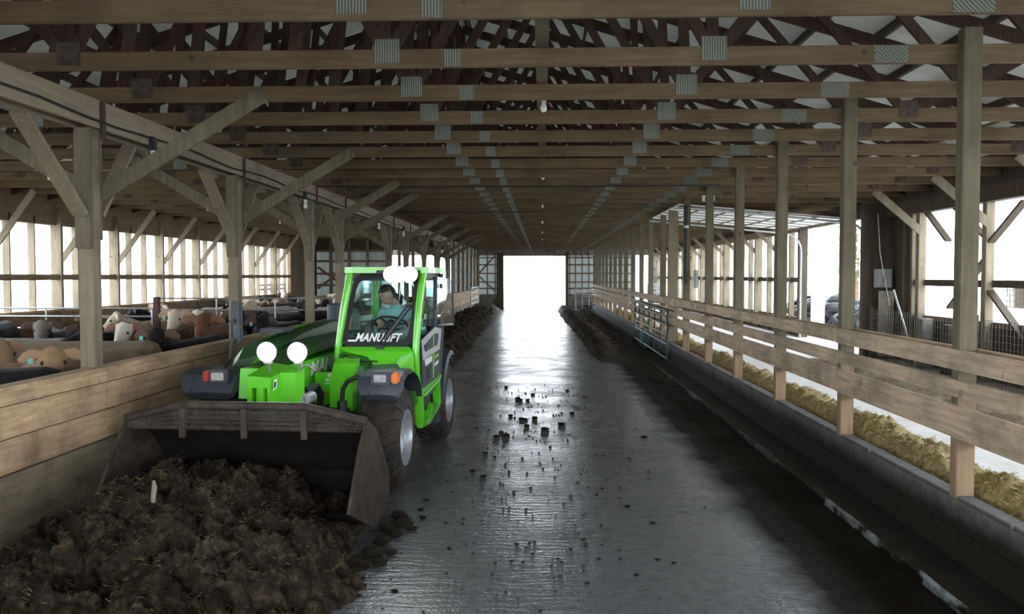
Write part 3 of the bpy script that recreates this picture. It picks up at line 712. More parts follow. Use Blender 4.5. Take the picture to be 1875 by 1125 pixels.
MT4 = Matrix((ux, up, nz)).transposed().to_4x4(); MT4.translation = pc
text_mesh('lettering', 'MANULIFT', .125, M['letter'], MT4, wso, .004, .26, .002, .80)
q = B(); p0 = ws(.085, .072, -.012); q.add([p0, p0 + Vector((.085, 0, 0)), p0 + Vector((.09, 0, .02)), p0 + Vector((.01, 0, .02))], [(0, 1, 2, 3)]); tp('logo_bar', q, M['letter'], wso)
# wiper
wp0 = Vector((.60, .45, 1.39)); q = B()
wa, wb_ = ws(.53, .03, -.03), ws(.87, .56, -.03)
q.tube([wa, wb_], .009, 6); q.tube([wa + Vector((.04, 0, -.01)), wb_ + Vector((.05, 0, .0))], .009, 6); q.tube([wb_ + Vector((-.01, 0, 0)), wb_ + Vector((.06, 0, -.005))], .012, 6)
q.cbox(wa + Vector((.02, .02, -.03)), (.1, .06, .06), .012); q.beam(ws(.60, .1, -.02), ws(.90, .55, -.02), .012, .02); tp('wiper', q, M['tblack'])
# door on the right hand side of the picture
U = 1.085
def side(poly, nm, mat, th=.02, u=U, par=TV, label=None):
    q = B(); q.prism(poly, 'x', u - th, u); return tp(nm, q, M[mat], par, label=label)
door = side([(.60, 1.46), (.68, 1.26), (.70, .97), (.74, .90), (1.62, .93), (1.76, 1.0), (1.88, 1.42), (1.84, 1.54), (1.39, 1.57), (.62, 1.47)], 'cab_door', 'tgrey')
fr = [(.58, 1.47), (1.39, 1.57), (1.83, 1.52), (1.71, 1.28), (.66, 1.24)]; inr = [(.70, 1.40), (1.34, 1.495), (1.64, 1.475), (1.55, 1.345), (.79, 1.325)]
q = B(); n = 5; q.add([(U + .012, *p) for p in fr] + [(U + .012, *p) for p in inr], [(i, (i + 1) % n, n + (i + 1) % n, n + i) for i in range(n)]); bmesh.ops.solidify(q.bm, geom=q.bm.faces[:], thickness=.02); tp('window_frame', q, M['twhite'], door, label='white angular window frame')
q = B(); q.prism(inr, 'x', U + .002, U + .006); tp('window', q, M['tblack'], door)
q = B(); q.box(U + .005, U + .03, .80, .98, 1.335, 1.385, .006); tp('handle', q, M['tgrey'], door)
side([(1.30, .97), (1.34, .97), (1.36, 1.53), (1.32, 1.53)], 'stripe', 'lime', .006, U + .008, door)
side([(.86, 1.16), (1.24, 1.18), (1.24, 1.245), (.82, 1.235)], 'decal', 'twhite', .006, U + .006, door)
side([(1.42, 1.10), (1.64, 1.12), (1.65, 1.155), (1.43, 1.135)], 'decal', 'twhite', .006, U + .006, door)
side([(1.42, 1.19), (1.66, 1.205), (1.67, 1.235), (1.43, 1.225)], 'decal', 'lime', .006, U + .006, door)
side([(.92, 1.0), (1.2, 1.0), (1.2, 1.14), (.88, 1.14)], 'lower_glass', 'sglass', .006, U + .006, door)
# upper side glass (front part) and the opened upper window standing off the cab
q = B(); q.prism([(.74, 1.60), (1.40, 1.62), (1.48, 2.14), (1.05, 2.14)], 'x', 1.075, 1.080); tp('side_glass', q, M['sglass'])
q = B(); q.prism([(1.46, 1.56), (1.50, 1.56), (1.54, 2.16), (1.50, 2.16)], 'x', 1.06, 1.10); q.tube([(1.09, 1.25, 1.78), (1.12, 1.26, 1.77), (1.12, 1.26, 1.6)], .012, 6); tp('window_post', q, M['tblack'])
q = B(); v0 = [(1.10, 1.52, 1.58), (1.20, 2.12, 1.55), (1.20, 2.02, 2.13), (1.10, 1.56, 2.16)]; q.add(v0, [(0, 1, 2, 3)]); bmesh.ops.solidify(q.bm, geom=q.bm.faces[:], thickness=.006); og = tp('opened_window', q, M['sglass'])
q = B()
q.tube([v0[0], v0[1], v0[2]], .012, 6); tp('window_edge', q, M['tgrey'], og)
for z_ in (2.05, 1.62):
    q = B(); q.cbox((1.135, 1.59, z_), (.03, .05, .06), .005); tp('hinge', q, M['tgrey'], og)
q = B(); q.prism([(.32, 1.25), (1.05, 1.25), (1.05, 2.12), (.32, 2.12)], 'y', 1.82, 1.826); tp('rear_glass', q, M['sglass'])
q = B(); q.box(.27, 1.08, 1.76, 1.84, .9, 1.35, .01); q.box(.27, .31, .6, 1.8, .9, 1.45, .01); q.box(.3, 1.07, .62, 1.8, .86, .92); tp('cab_tub', q, M['tblack'])
q = B(); q.prism([(.66, 1.45), (1.72, 1.45), (1.72, 2.13), (.8, 2.13)], 'x', .285, .29); tp('side_glass', q, M['sglass'])
# cab interior
q = B(); q.cbox((.70, 1.42, 1.16), (.46, .46, .14), .04); q.cbox((.70, 1.68, 1.46), (.44, .12, .55), .04); q.cbox((.70, 1.45, 1.0), (.3, .3, .2), .02); tp('seat', q, M['tgrey'], TV, True)
q = B(); q.cbox((.68, .82, 1.25), (.22, .2, .45), .04); q.tube([(.68, .86, 1.4), (.69, 1.0, 1.62)], .03, 10); q.cbox((.40, 1.05, 1.3), (.16, .5, .3), .03); tp('dashboard', q, M['tgrey'], TV, True)
st = bpy.data.meshes.new
q = B(); sc = Vector((.655, 1.02, 1.63)); sn = Vector((0, .45, .9)).normalized(); sx_ = Vector((1, 0, 0)); sy_ = sn.cross(sx_)
ring = [sc + (sx_ * cos(2 * pi * i / 28) + sy_ * sin(2 * pi * i / 28)) * .185 for i in range(29)]
q.tube(ring, .014, 8, False)
for a_ in (0, 2.1, 4.2): q.tube([sc - sn * .02, sc + (sx_ * cos(a_) + sy_ * sin(a_)) * .185], .012, 6)
q.ball(sc, .05, 2); tp('steering_wheel', q, M['tblack'], TV, True)
q = B(); q.tube([(.47, 1.0, 1.4), (.46, .95, 1.62)], .012, 8); q.ball((.46, .95, 1.64), .032, 2, sc=(1, 1, 1.3)); q.cbox((.43, .9, 1.5), (.05, .04, .34), .01); tp('joystick', q, M['tblack'], TV, True)
# --- roof lamps and boom lamps
def lamp(nm, c_, r_, par=TV):
    q = B(); q.lathe([(.09, .0), (.085, r_ * .6), (.03, r_ * 1.05), (0, r_ * 1.08)], 'y', 20, c_); o = tp(nm, q, M['tblack'], par, True)
    q = B(); q.lathe([(.004, r_ * 1.0), (-.004, r_ * .7), (-.01, 0)], 'y', 20, c_); tp('lens', q, M['led'], o, True); return o
for u in (.80, .90, 1.0): lamp('roof_work_lamp', (u, .44, 2.19), .085)
q = B(); q.box(.62, 1.1, .50, .56, 2.2, 2.235, .005); tp('lamp_bar', q, M['tblack'])
for u in (.015, .30):
    lamp('boom_work_lamp', (u, -1.1, 1.485), .088)
    q = B(); q.tube([(u, -1.05, 1.40), (u - .01, -1.0, 1.30)], .014, 8); q.cbox((u, -1.06, 1.39), (.08, .04, .03), .005); tp('lamp_stalk', q, M['galv'], TV, True)
for u, pw in ((.15, 25), (.86, 25)):
    ld = bpy.data.lights.new('work_lamp_beam', 'SPOT'); ld.energy = pw; ld.spot_size = R(95); ld.spot_blend = .6; ld.shadow_soft_size = .12; ld.color = (.93, .97, 1)
    lo = bpy.data.objects.new('work_lamp_beam', ld); C.objects.link(lo); lo.parent = TV; lo.location = (u, -1.14 if u < .5 else .44, 1.485 if u < .5 else 2.25); lo.rotation_euler = (R(72), 0, pi)
# --- boom: head, arm, lettering
def head():
    q = B()
    F0 = [(-.17, -1.1, 1.265), (.05, -1.1, 1.25), (.12, -1.0, 1.285), (.25, -.97, 1.29), (.30, -.9, 1.325)]
    bk = .62
    top_f = [(-.17, -1.1, 1.265), (.05, -1.1, 1.25), (.10, -.98, 1.285), (.24, -.98, 1.285), (.29, -.88, 1.32), (-.14, -.62, 1.345)]
    bot = [(x, y, .62) for (x, y, z) in top_f]
    n_ = len(top_f)
    q.add(top_f + bot, [tuple(range(n_)), tuple(range(2 * n_ - 1, n_ - 1, -1))] + [(i, (i + 1) % n_, n_ + (i + 1) % n_, n_ + i) for i in range(n_) if i != 0])
    # front face with its recess
    a_, b_ = Vector(top_f[0]), Vector(top_f[1])
    zt = 1.155
    A = [a_, b_, Vector((b_.x, b_.y, zt)), Vector((a_.x, a_.y, zt))]
    q.add(A, [(0, 1, 2, 3)])
    for (xa, xb) in ((-.17, -.125), (.015, .05)): q.box(xa, xb, -1.1, -1.04, .62, zt)
    q.add([(-.125, -1.02, zt), (.015, -1.02, zt), (.015, -1.02, .62), (-.125, -1.02, .62)], [(0, 1, 2, 3)])
    q.tube([(-.055, -1.06, .62), (-.055, -1.06, zt)], .045, 12)
    return q
hd = tp('boom_head', head(), M['green'], TV)
q = B(); q.add([(.065, -1.078, 1.23), (.082, -1.045, 1.24), (.082, -1.045, 1.16), (.06, -1.088, 1.13)], [(0, 1, 2, 3)]); bmesh.ops.translate(q.bm, verts=q.bm.verts[:], vec=(.012, -.012, 0)); tp('emblem', q, M['twhite'], hd)
q = B(); q.add([(.069, -1.079, 1.215), (.077, -1.055, 1.21), (.075, -1.06, 1.17), (.066, -1.084, 1.15)], [(0, 1, 2, 3)]); bmesh.ops.translate(q.bm, verts=q.bm.verts[:], vec=(.016, -.016, 0)); tp('emblem', q, M['tblack'], hd)
q = B(); q.prism([(-.85, 1.02), (-.8, 1.30), (.6, 1.29), (2.6, 1.36), (2.6, 1.06), (.6, .99)], 'x', -.36, .0); bo = tp('boom', q, M['green'])
q = B(); q.prism([(-.6, 1.31), (2.6, 1.365), (2.6, 1.45), (.7, 1.44), (-.2, 1.33)], 'x', -.36, -.06); tp('boom_cover', q, M['greenhood'], bo)
q = B(); q.prism([(-.55, .95), (2.4, .98), (2.4, 1.04), (-.5, 1.01)], 'x', -.34, -.02); tp('boom_underside', q, M['tblack'], bo)
LB = Matrix(((0, 0, 1, .006), (1, 0, 0, .93), (0, 1, 0, 1.185), (0, 0, 0, 1)))
text_mesh('lettering', 'MANULIFT', .20, M['letter'], LB, bo, .004, .2, .002, 1.62)
q = B(); q.prism([(1.02, 1.06), (1.3, 1.06), (1.34, 1.31), (1.06, 1.30)], 'x', .001, .005); tp('black_band', q, M['tblack'], bo)
# hydraulic bits by the boom head
q = B(); q.lathe([(-.28, .0), (-.28, .05), (-.10, .055), (-.08, .04), (-.08, 0)], 'y', 16, (.30, -.62, 1.03)); q.cbox((.26, -.88, .98), (.09, .08, .2), .02); tp('cylinder_head', q, M['silver'], TV, True)
for k_ in range(3):
    q = B(); dx = .03 * k_
    q.tube([(.24 + dx * .6, -.72, 1.10 - .02 * k_), (.27 + dx * .6, -.55, 1.12), (.28 + dx * .6, -.42, 1.02), (.25 + dx * .6, -.36, .86), (.2 + dx, -.35, .66)], .02, 8); tp('hose', q, M['tblack'], TV, True)
q = B(); q.tube([(.25, -.8, 1.25), (.23, -.78, 1.33), (.26, -.7, 1.33), (.30, -.6, 1.26)], .008, 6); tp('hose', q, M['galv'], TV, True)
q = B(); q.box(.02, .26, -.3, .3, .70, .76, .01); tp('cross_tube', q, M['greendk'])
q = B(); q.box(.03, .25, .18, .24, .76, 1.155, .01); bx = tp('valve_panel', q, M['green'])
q = B(); q.box(.15, .215, .172, .18, 1.065, 1.09); q.box(.145, .215, .172, .18, 1.03, 1.053); tp('sticker', q, M['twhite'], bx)
q = B(); q.box(.14, .22, .172, .18, .93, .95); tp('sticker', q, M['orange'], bx)
q = B(); q.lathe([(.15, 0), (.15, .022), (.18, .028)], 'y', 14, (.205, 0, 1.13)); tp('switch_knob', q, M['twhite'], bx, True)
# thick hose from fender to the tower
q = B(); q.tube([(.72, -.34, 1.17), (.62, -.34, 1.17), (.54, -.34, 1.13), (.49, -.33, 1.05), (.475, -.32, .9), (.475, -.3, .5)], .024, 10); q.tube([(.475, -.31, .93), (.475, -.3, .5)], .05, 10); tp('loom_hose', q, M['tblack'], TV, True)
# --- hood on the far side
q = B()
hp = [(-1.02, .95), (-1.0, 1.28), (-.9, 1.40), (-.62, 1.46), (-.42, 1.45), (-.42, .95)]
rr = []
for (v, dz, sc_) in ((.35, -.14, .9), (.55, -.02, 1), (1.2, .06, 1), (2.2, .12, 1), (2.95, .13, 1), (3.15, .05, .9)):
    rr.append([(-.7 + (x + .7) * sc_, v, z + (dz if z > 1.0 else 0)) for (x, z) in hp])
q.loft(rr); ho = tp('engine_hood', q, M['greenhood'], TV, True, 25)
q = B(); q.add([(-.98, .9, 1.385), (-.66, .6, 1.475), (-.55, 1.9, 1.585), (-.85, 1.9, 1.53)], [(0, 1, 2, 3)]); bmesh.ops.solidify(q.bm, geom=q.bm.faces[:], thickness=.012); tp('hood_stripe', q, M['green'], ho)
q = B(); q.cbox((-.74, 1.15, 1.54), (.3, .36, .05), .015); tp('air_intake', q, M['tgrey'], ho)
q = B(); q.lathe([(0, .09), (.28, .09), (.3, .07), (.3, 0)], 'z', 16, (-.55, 2.75, 1.5)); tp('air_filter', q, M['tgrey'], TV, True)
# --- fenders with lamps
def fender(u0, u1, v, sgn, front=True):
    q = B(); rr = []
    for i in range(13):
        a_ = R(-28 + i * (150 / 12) + 8) if True else 0
        r_ = .63 + (.03 if i in (0, 12) else 0)
        y = v - r_ * cos(a_); z = .52 + r_ * sin(a_) + .03
        nrm = Vector((0, -cos(a_), sin(a_)))
        taper = .0 if 1 < i < 11 else .06
        ring = [Vector((u0 + taper, y, z)), Vector((u0 + (u1 - u0) * .5, y, z)) + nrm * .018, Vector((u1 - .02 - taper, y, z)) + nrm * .008, Vector((u1 - taper, y, z)) - nrm * .05,
                Vector((u1 - .02 - taper, y, z)) - nrm * .02, Vector((u0 + taper, y, z)) - nrm * .02]
        rr.append(ring)
    q.loft(rr); return tp('fender', q, M['tgrey'], TV, True, 40)
f1 = None
def frontfender(u0, u1, lampu, orangeu, mark):
    q = B(); rr = []
    for (y, z, t) in ((-.50, .98, .12), (-.52, 1.02, .04), (-.50, 1.10, 0), (-.44, 1.19, 0), (-.30, 1.225, 0), (0.0, 1.225, 0), (.22, 1.15, 0), (.40, 1.02, 0), (.5, .9, .02)):
        k_ = 1.0
        rr.append([Vector((u0 + t, y, z)), Vector(((u0 + u1) / 2, y - .012, z + .012)), Vector((u1 - .03 - t, y, z)), Vector((u1 - t, y + .03, z - .035)), Vector((u1 - t - .03, y + .05, z - .03)), Vector((u0 + t, y + .035, z - .03))])
    q.loft(rr); f = tp('fender', q, M['tgrey'], TV, True, 40)
    q = B()
    for x in (u0 + .12, u0 + .22): q.beam((x, -.535, 1.0), (x, -.465, 1.17), .012, .012)
    tp('rib', q, M['tblack'], f)
    q = B(); q.box(lampu - .1, lampu + .1, -.56, -.40, 1.125, 1.255, .012); hl = tp('headlamp', q, M['tgrey'], f, label='grey headlamp housing with clear lens')
    q = B(); q.box(lampu - .075, lampu + .065, -.57, -.55, 1.145, 1.235, .01); tp('lens', q, M['lampglass'], hl)
    q = B(); q.box(orangeu - .035, orangeu + .035, -.56, -.45, 1.14, 1.24, .012); tp('indicator', q, M[mark], f)
    return f
frontfender(.68, 1.13, .93, 1.065, 'orange'); frontfender(-1.10, -.52, -.69, -.815, 'redl')
fender(.64, 1.10, 2.62, 1); fender(-1.10, -.64, 2.62, -1)
# step frame between the wheels
q = B()
for (a_, b_, w_) in (((.60, .88), (.66, .53), .10), ((.66, .53), (1.10, .50), .07), ((1.10, .50), (1.72, .60), .07), ((1.72, .60), (1.66, .93), .09), ((.62, .9), (1.66, .92), .06), ((1.02, .5), (1.3, .66), .06)):
    q.beam((1.06, *a_), (1.06, *b_), .07, w_, (1, 0, 0), .008)
q.box(.9, 1.06, 1.05, 1.5, .58, .62, .008); tp('step_frame', q, M['green'])
q = B(); q.box(.7, 1.0, .7, 1.6, .62, .88, .02); q.cbox((1.03, .98, .78), (.06, .18, .12), .02); tp('fuel_tank', q, M['tblack'])
q = B(); q.box(1.096, 1.10, .62, .70, .66, .74); tp('sticker', q, plain('yellow_sticker', (.8, .65, .05), .5), TV)
# --- mirror on its long arm
q = B(); q.tube([(-.79, -.2, 1.22), (-.82, .02, 1.30), (-.83, .08, 1.45), (-.83, .1, 1.9)], .014, 8); mi = tp('mirror', q, M['tblack'], TV, True)
q = B(); q.cbox((-.77, .09, 1.78), (.115, .06, .27), .018); tp('mirror_head', q, M['tgrey'], mi)
q = B(); q.cbox((-.76, .09, 1.55), (.10, .06, .15), .018); tp('mirror_head', q, M['tgrey'], mi)
for z_ in (1.70, 1.50):
    q = B(); q.cbox((-.80, .05, z_), (.07, .05, .05), .015); tp('mirror_clamp', q, M['tblack'], mi)
# --- bucket
UB = .15
prof = [(-1.93, .93), (-1.62, .86), (-1.42, .68), (-1.24, .45), (-1.22, .28), (-1.38, .15), (-1.74, .12), (-2.40, .40)]
q = B(); n_ = len(prof)
rr = [[(UB - 1.0, v, z) for v, z in prof], [(UB + 1.0, v, z) for v, z in prof]]
q.add(rr[0] + rr[1], [(i, i + 1, n_ + i + 1, n_ + i) for i in range(n_ - 1)])
bmesh.ops.solidify(q.bm, geom=q.bm.faces[:], thickness=.02); bk = tp('bucket', q, M['darksteel'])
for s_ in (-1, 1):
    pl = [(-1.90, 1.02), (-1.62, .90), (-1.39, .66), (-1.20, .45), (-1.17, .28), (-1.34, .13), (-1.745, .10), (-2.42, .40), (-2.13, .80)]
    x = UB + s_ * 1.0; q = B(); q.prism(pl, 'x', x - .014, x + .014); tp('side_plate', q, M['rust'], bk)
q = B(); q.tube([(UB - 1.01, -1.92, 1.01), (UB - .52, -1.93, 1.125), (UB + .50, -1.93, 1.125), (UB + 1.01, -1.92, 1.01)], .034, 12); tp('top_pipe', q, M['rust'], bk, True)
q = B()
def gz(x): 
    d = abs(x - UB); return 1.125 if d < .5 else 1.125 - (d - .5) / .5 * .11
i = 0; x = UB - 1.0
while x < UB + .98:
    for dx in (.05, -.05):
        xa, xb = x, x + dx
        if UB - 1 < xb < UB + 1: q.beam((xa, -1.925, .92), (xb, -1.925, gz(xb)), .007, .004, (0, 1, 0))
    x += .02
z = .95
while z < 1.1: 
    q.beam((UB - .98 if z < 1 else UB - .7, -1.925, z), (UB + .98 if z < 1 else UB + .7, -1.925, z), .006, .004, (0, 1, 0)); z += .03
tp('grille', q, M['rust'], bk)
for x in (-.52, 0.0, .50):
    q = B(); q.beam((UB + x, -1.93, .86), (UB + x, -1.93, 1.12), .05, .03, (0, 1, 0)); tp('grille_bar', q, M['rust'], bk)
q = B(); q.box(UB - .35, UB + .35, -1.2, -1.0, .3, .95, .02); q.box(-.12, .22, -1.25, -.7, .4, .7, .02); tp('carriage', q, M['tblack'], bk)
# ================================================================ remeshed bodies
def fuse(bm_builder, voxel, smooth=4, name='body'):
    me = bm_builder.mesh(name); o = bpy.data.objects.new('fuse_source', me); C.objects.link(o)
    r = o.modifiers.new('r', 'REMESH'); r.mode = 'VOXEL'; r.voxel_size = voxel
    s = o.modifiers.new('s', 'SMOOTH'); s.iterations = smooth; s.factor = .5
    out = bpy.data.meshes.new_from_object(o.evaluated_get(bpy.context.evaluated_depsgraph_get()))
    C.objects.unlink(o); bpy.data.objects.remove(o); bpy.data.meshes.remove(me)
    out.name = name; out.shade_smooth(); return out
def ering(c, d, hh, hw, n=14, up=Vector((0, 0, 1)), egg=0.0):
    d = Vector(d).normalized(); s_ = d.cross(up).normalized(); u_ = s_.cross(d)
    return [Vector(c) + s_ * (hw * cos(2 * pi * k / n) * (1 - egg * sin(2 * pi * k / n))) + u_ * (hh * sin(2 * pi * k / n)) for k in range(n)]

# ---------------------------------------------------------------- driver
M['skin'] = plain('skin', (.46, .27, .2), .5, 0, .08, 20)
M['shirt'] = plain('teal_work_shirt', (.30, .55, .56), .8, 0, .1, 14)
M['trouser'] = plain('grey_trousers', (.09, .10, .13), .85, 0, .15, 14)
M['hair'] = plain('dark_hair', (.035, .026, .02), .7, 0, .3, 60)
M['boot'] = plain('dark_boots', (.03, .024, .02), .6, 0, .2)
px, py, pz = .655, 1.48, 1.23
def limb(q, pts, rs): q.tube(pts, rs, 12); [q.ball(p, r * .98, 2) for p, r in zip(pts, rs)]
q = B()
hips = Vector((px, py, pz + .08)); chest = Vector((px - .01, py - .02, pz + .42)); neck = Vector((px - .03, py - .10, pz + .60)); head = Vector((px - .10, py - .22, pz + .73))
q.loft([ering((px, py + .02, pz - .02), (0, 0, 1), .10, .15, 16, Vector((0, 1, 0))), ering((px, py + .01, pz + .1), (0, 0, 1), .12, .17, 16, Vector((0, 1, 0))), ering((px - .005, py, pz + .28), (0, 0, 1), .115, .165, 16, Vector((0, 1, 0))),
        ering((px - .01, py - .03, pz + .44), (0, 0, 1), .12, .19, 16, Vector((0, 1, 0))), ering((px - .02, py - .06, pz + .53), (0, -.2, 1), .085, .16, 16, Vector((0, 1, 0))), ering((px - .025, py - .08, pz + .57), (0, -.3, 1), .055, .07, 16, Vector((0, 1, 0)))])
q.tube([(px - .025, py - .08, pz + .54), neck, (px - .075, py - .15, pz + .665)], [.062, .056, .055], 12)
# head turned down and towards its right (the picture's left)
HD = Vector((-.62, -.62, -.38)).normalized(); HS = HD.cross(Vector((0, 0, 1))).normalized(); HU = HS.cross(HD)
HM = Matrix((HS, HD, HU)).transposed().to_4x4(); HM.translation = head
q.ball(head, .098, 3, HM.to_3x3().to_4x4(), (.80, 1.0, 1.12))
q.ball(HM @ Vector((0, .035, -.06)), .062, 3, HM.to_3x3().to_4x4(), (.85, .9, .9))          # jaw
q.add([HM @ Vector(p) for p in ((-.013, .088, -.022), (.013, .088, -.022), (0, .085, .022), (0, .121, -.018))], [(0, 1, 2), (0, 3, 1), (1, 3, 2), (2, 3, 0)])
q.ball(HM @ Vector((0, .083, -.05)), .02, 2, HM.to_3x3().to_4x4(), (1.2, .5, .4))
for s_ in (-1, 1): q.ball(HM @ Vector((s_ * .078, -.005, -.015)), .03, 2, HM.to_3x3().to_4x4(), (.3, .6, 1)); q.ball(HM @ Vector((s_ * .032, .078, .028)), .02, 2, HM.to_3x3().to_4x4(), (1.2, .5, .35))
# arms on the wheel, fingers curled around the rim
hand_pts = []
for s_, wr, el in ((-1, Vector((.53, 1.10, 1.70)), Vector((.41, 1.33, 1.52))), (1, Vector((.86, 1.10, 1.66)), Vector((.96, 1.36, 1.52)))):
    sh = Vector((px + s_ * .19, py - .05, pz + .50)); limb(q, [sh, (sh + el) / 2, el, (el + wr) / 2, wr], [.06, .052, .044, .04, .03])
    rim = sc + (sx_ * cos(2.5 if s_ < 0 else .55) + sy_ * sin(2.5 if s_ < 0 else .55)) * .185
    d = (rim - wr); palm = wr + d * .55
    side_ = d.cross(Vector((0, 0, 1))).normalized()
    q.tube([wr, palm, wr + d * .9], [.028, .036, .033], 10)
    for f in range(4):
        b0 = wr + d * .85 + side_ * (.026 * (f - 1.5)); b1 = rim + side_ * (.024 * (f - 1.5)) + Vector((0, -.018, .022)); b2 = rim + side_ * (.023 * (f - 1.5)) + Vector((0, -.034, -.006 - .003 * abs(f - 1.5)))
        q.tube([b0, b1, b2], [.0105, .0095, .008], 8); q.ball(b1, .0095, 2); q.ball(b2, .008, 2)
    t1 = palm - side_ * .03 * s_; t2 = rim - side_ * .045 * s_ + Vector((0, .014, -.012)); q.tube([palm, t1, t2], [.014, .012, .009], 8); q.ball(t2, .009, 2)
for s_ in (-1, 1):
    hp_ = Vector((px + s_ * .09, py - .02, pz + .03)); kn = Vector((px + s_ * .14, py - .44, pz + .09)); an = Vector((px + s_ * .15, py - .52, pz - .30))
    limb(q, [hp_, (hp_ + kn) / 2, kn, (kn + an) / 2, an], [.088, .075, .058, .054, .042])
    q.loft([ering(an + Vector((0, .06, -.03)), (0, -1, 0), .04, .035), ering(an + Vector((0, -.06, -.04)), (0, -1, 0), .04, .045), ering(an + Vector((0, -.19, -.06)), (0, -1, 0), .02, .035)])
dm = fuse(q, .0075, 3, 'person'); dr = put('person', dm, M['skin'])
tag(dr, 'driver in a teal shirt looking down, both hands on the wheel, seated in the cab', 'person')
dr.matrix_world = Matrix.Translation((-2.44, 8.71, 0)) @ Matrix.Rotation(R(-3.4), 4, 'Z')
dr.location = (-2.44, 8.71, 0); dr.rotation_euler = (0, 0, R(-3.4))
def shell(name, src, test, mat, off, par):
    bmx = bmesh.new(); bmx.from_mesh(src); bmx.normal_update()
    bmesh.ops.delete(bmx, geom=[f for f in bmx.faces if not test(f.calc_center_median())], context='FACES')
    for v in bmx.verts: v.co += v.normal * off
    me = bpy.data.meshes.new(name); bmx.to_mesh(me); bmx.free(); me.shade_smooth(); return put(name, me, mat, par)
def in_shirt(c):
    if c.z < pz + .05: return False
    if (c - head).length < .135 or c.z > pz + .60 : return False
    if c.y < 1.22 and c.z > pz + .1: return False      # bare forearms beyond the sleeve
    return c.y > 1.30 or c.z > pz + .2
shell('shirt', dm, in_shirt, M['shirt'], .007, dr)
shell('trousers', dm, lambda c: c.z < pz + .16 and c.z > pz - .26 and not in_shirt(c) and (c.y < 1.35 or c.z < pz + .07) and abs(c.x - px) < .3 and not (c.z > pz + .20), M['trouser'], .007, dr)
shell('boot', dm, lambda c: c.z < pz - .26, M['boot'], .006, dr)
HI = HM.inverted()
shell('hair', dm, lambda c: (c - head).length < .14 and ((HI @ c).z > .045 or ((HI @ c).y < -.012 and (HI @ c).z > -.055)), M['hair'], .012, dr)
q = B()
for s_ in (-1, 1): q.ball(HM @ Vector((s_ * .031, .088, .015)), .009, 2)
e_ = q.build('eyes', M['tblack'], dr, True)

# ---------------------------------------------------------------- cattle
def m_hide():
    m = MT('cattle_hide'); oi = m.n('ObjectInfo'); at = m.n('Attribute', attribute_name='mask', attribute_type='GEOMETRY'); sp = m.n('SeparateColor'); m.l(at.outputs['Color'], sp.inputs[0])
    co = m.coord((1, 1, 1), True); f = m.noise(co, 5, 6, .65); fine = m.noise(co, 60, 3, .6)
    base = m.mix(m.ramp(f, (.3, 0.0), (.7, .6)), oi.outputs['Color'], m.mix(.55, oi.outputs['Color'], (.02, .014, .01)))
    base = m.mix(m.math('MULTIPLY', sp.outputs[0], oi.outputs['Alpha']), base, (.62, .55, .45))
    base = m.mix(m.math('MULTIPLY', sp.outputs[1], .75), base, (.09, .055, .048))
    base = m.mix(m.math('MULTIPLY', sp.outputs[2], .32), base, m.mix(.5, oi.outputs['Color'], (.6, .36, .26)))
    return m.pbr(base, .8, 0, m.bump(fine, .5, .01), Sheen_Weight=.1, Sheen_Roughness=.4, Specular_IOR_Level=.15)
M['hide'] = m_hide()
M['eye'] = plain('dark_eye', (.01, .008, .007), .1, 0, .1)
M['tag'] = plain('teal_ear_tag', (.16, .5, .45), .5, 0, .05)
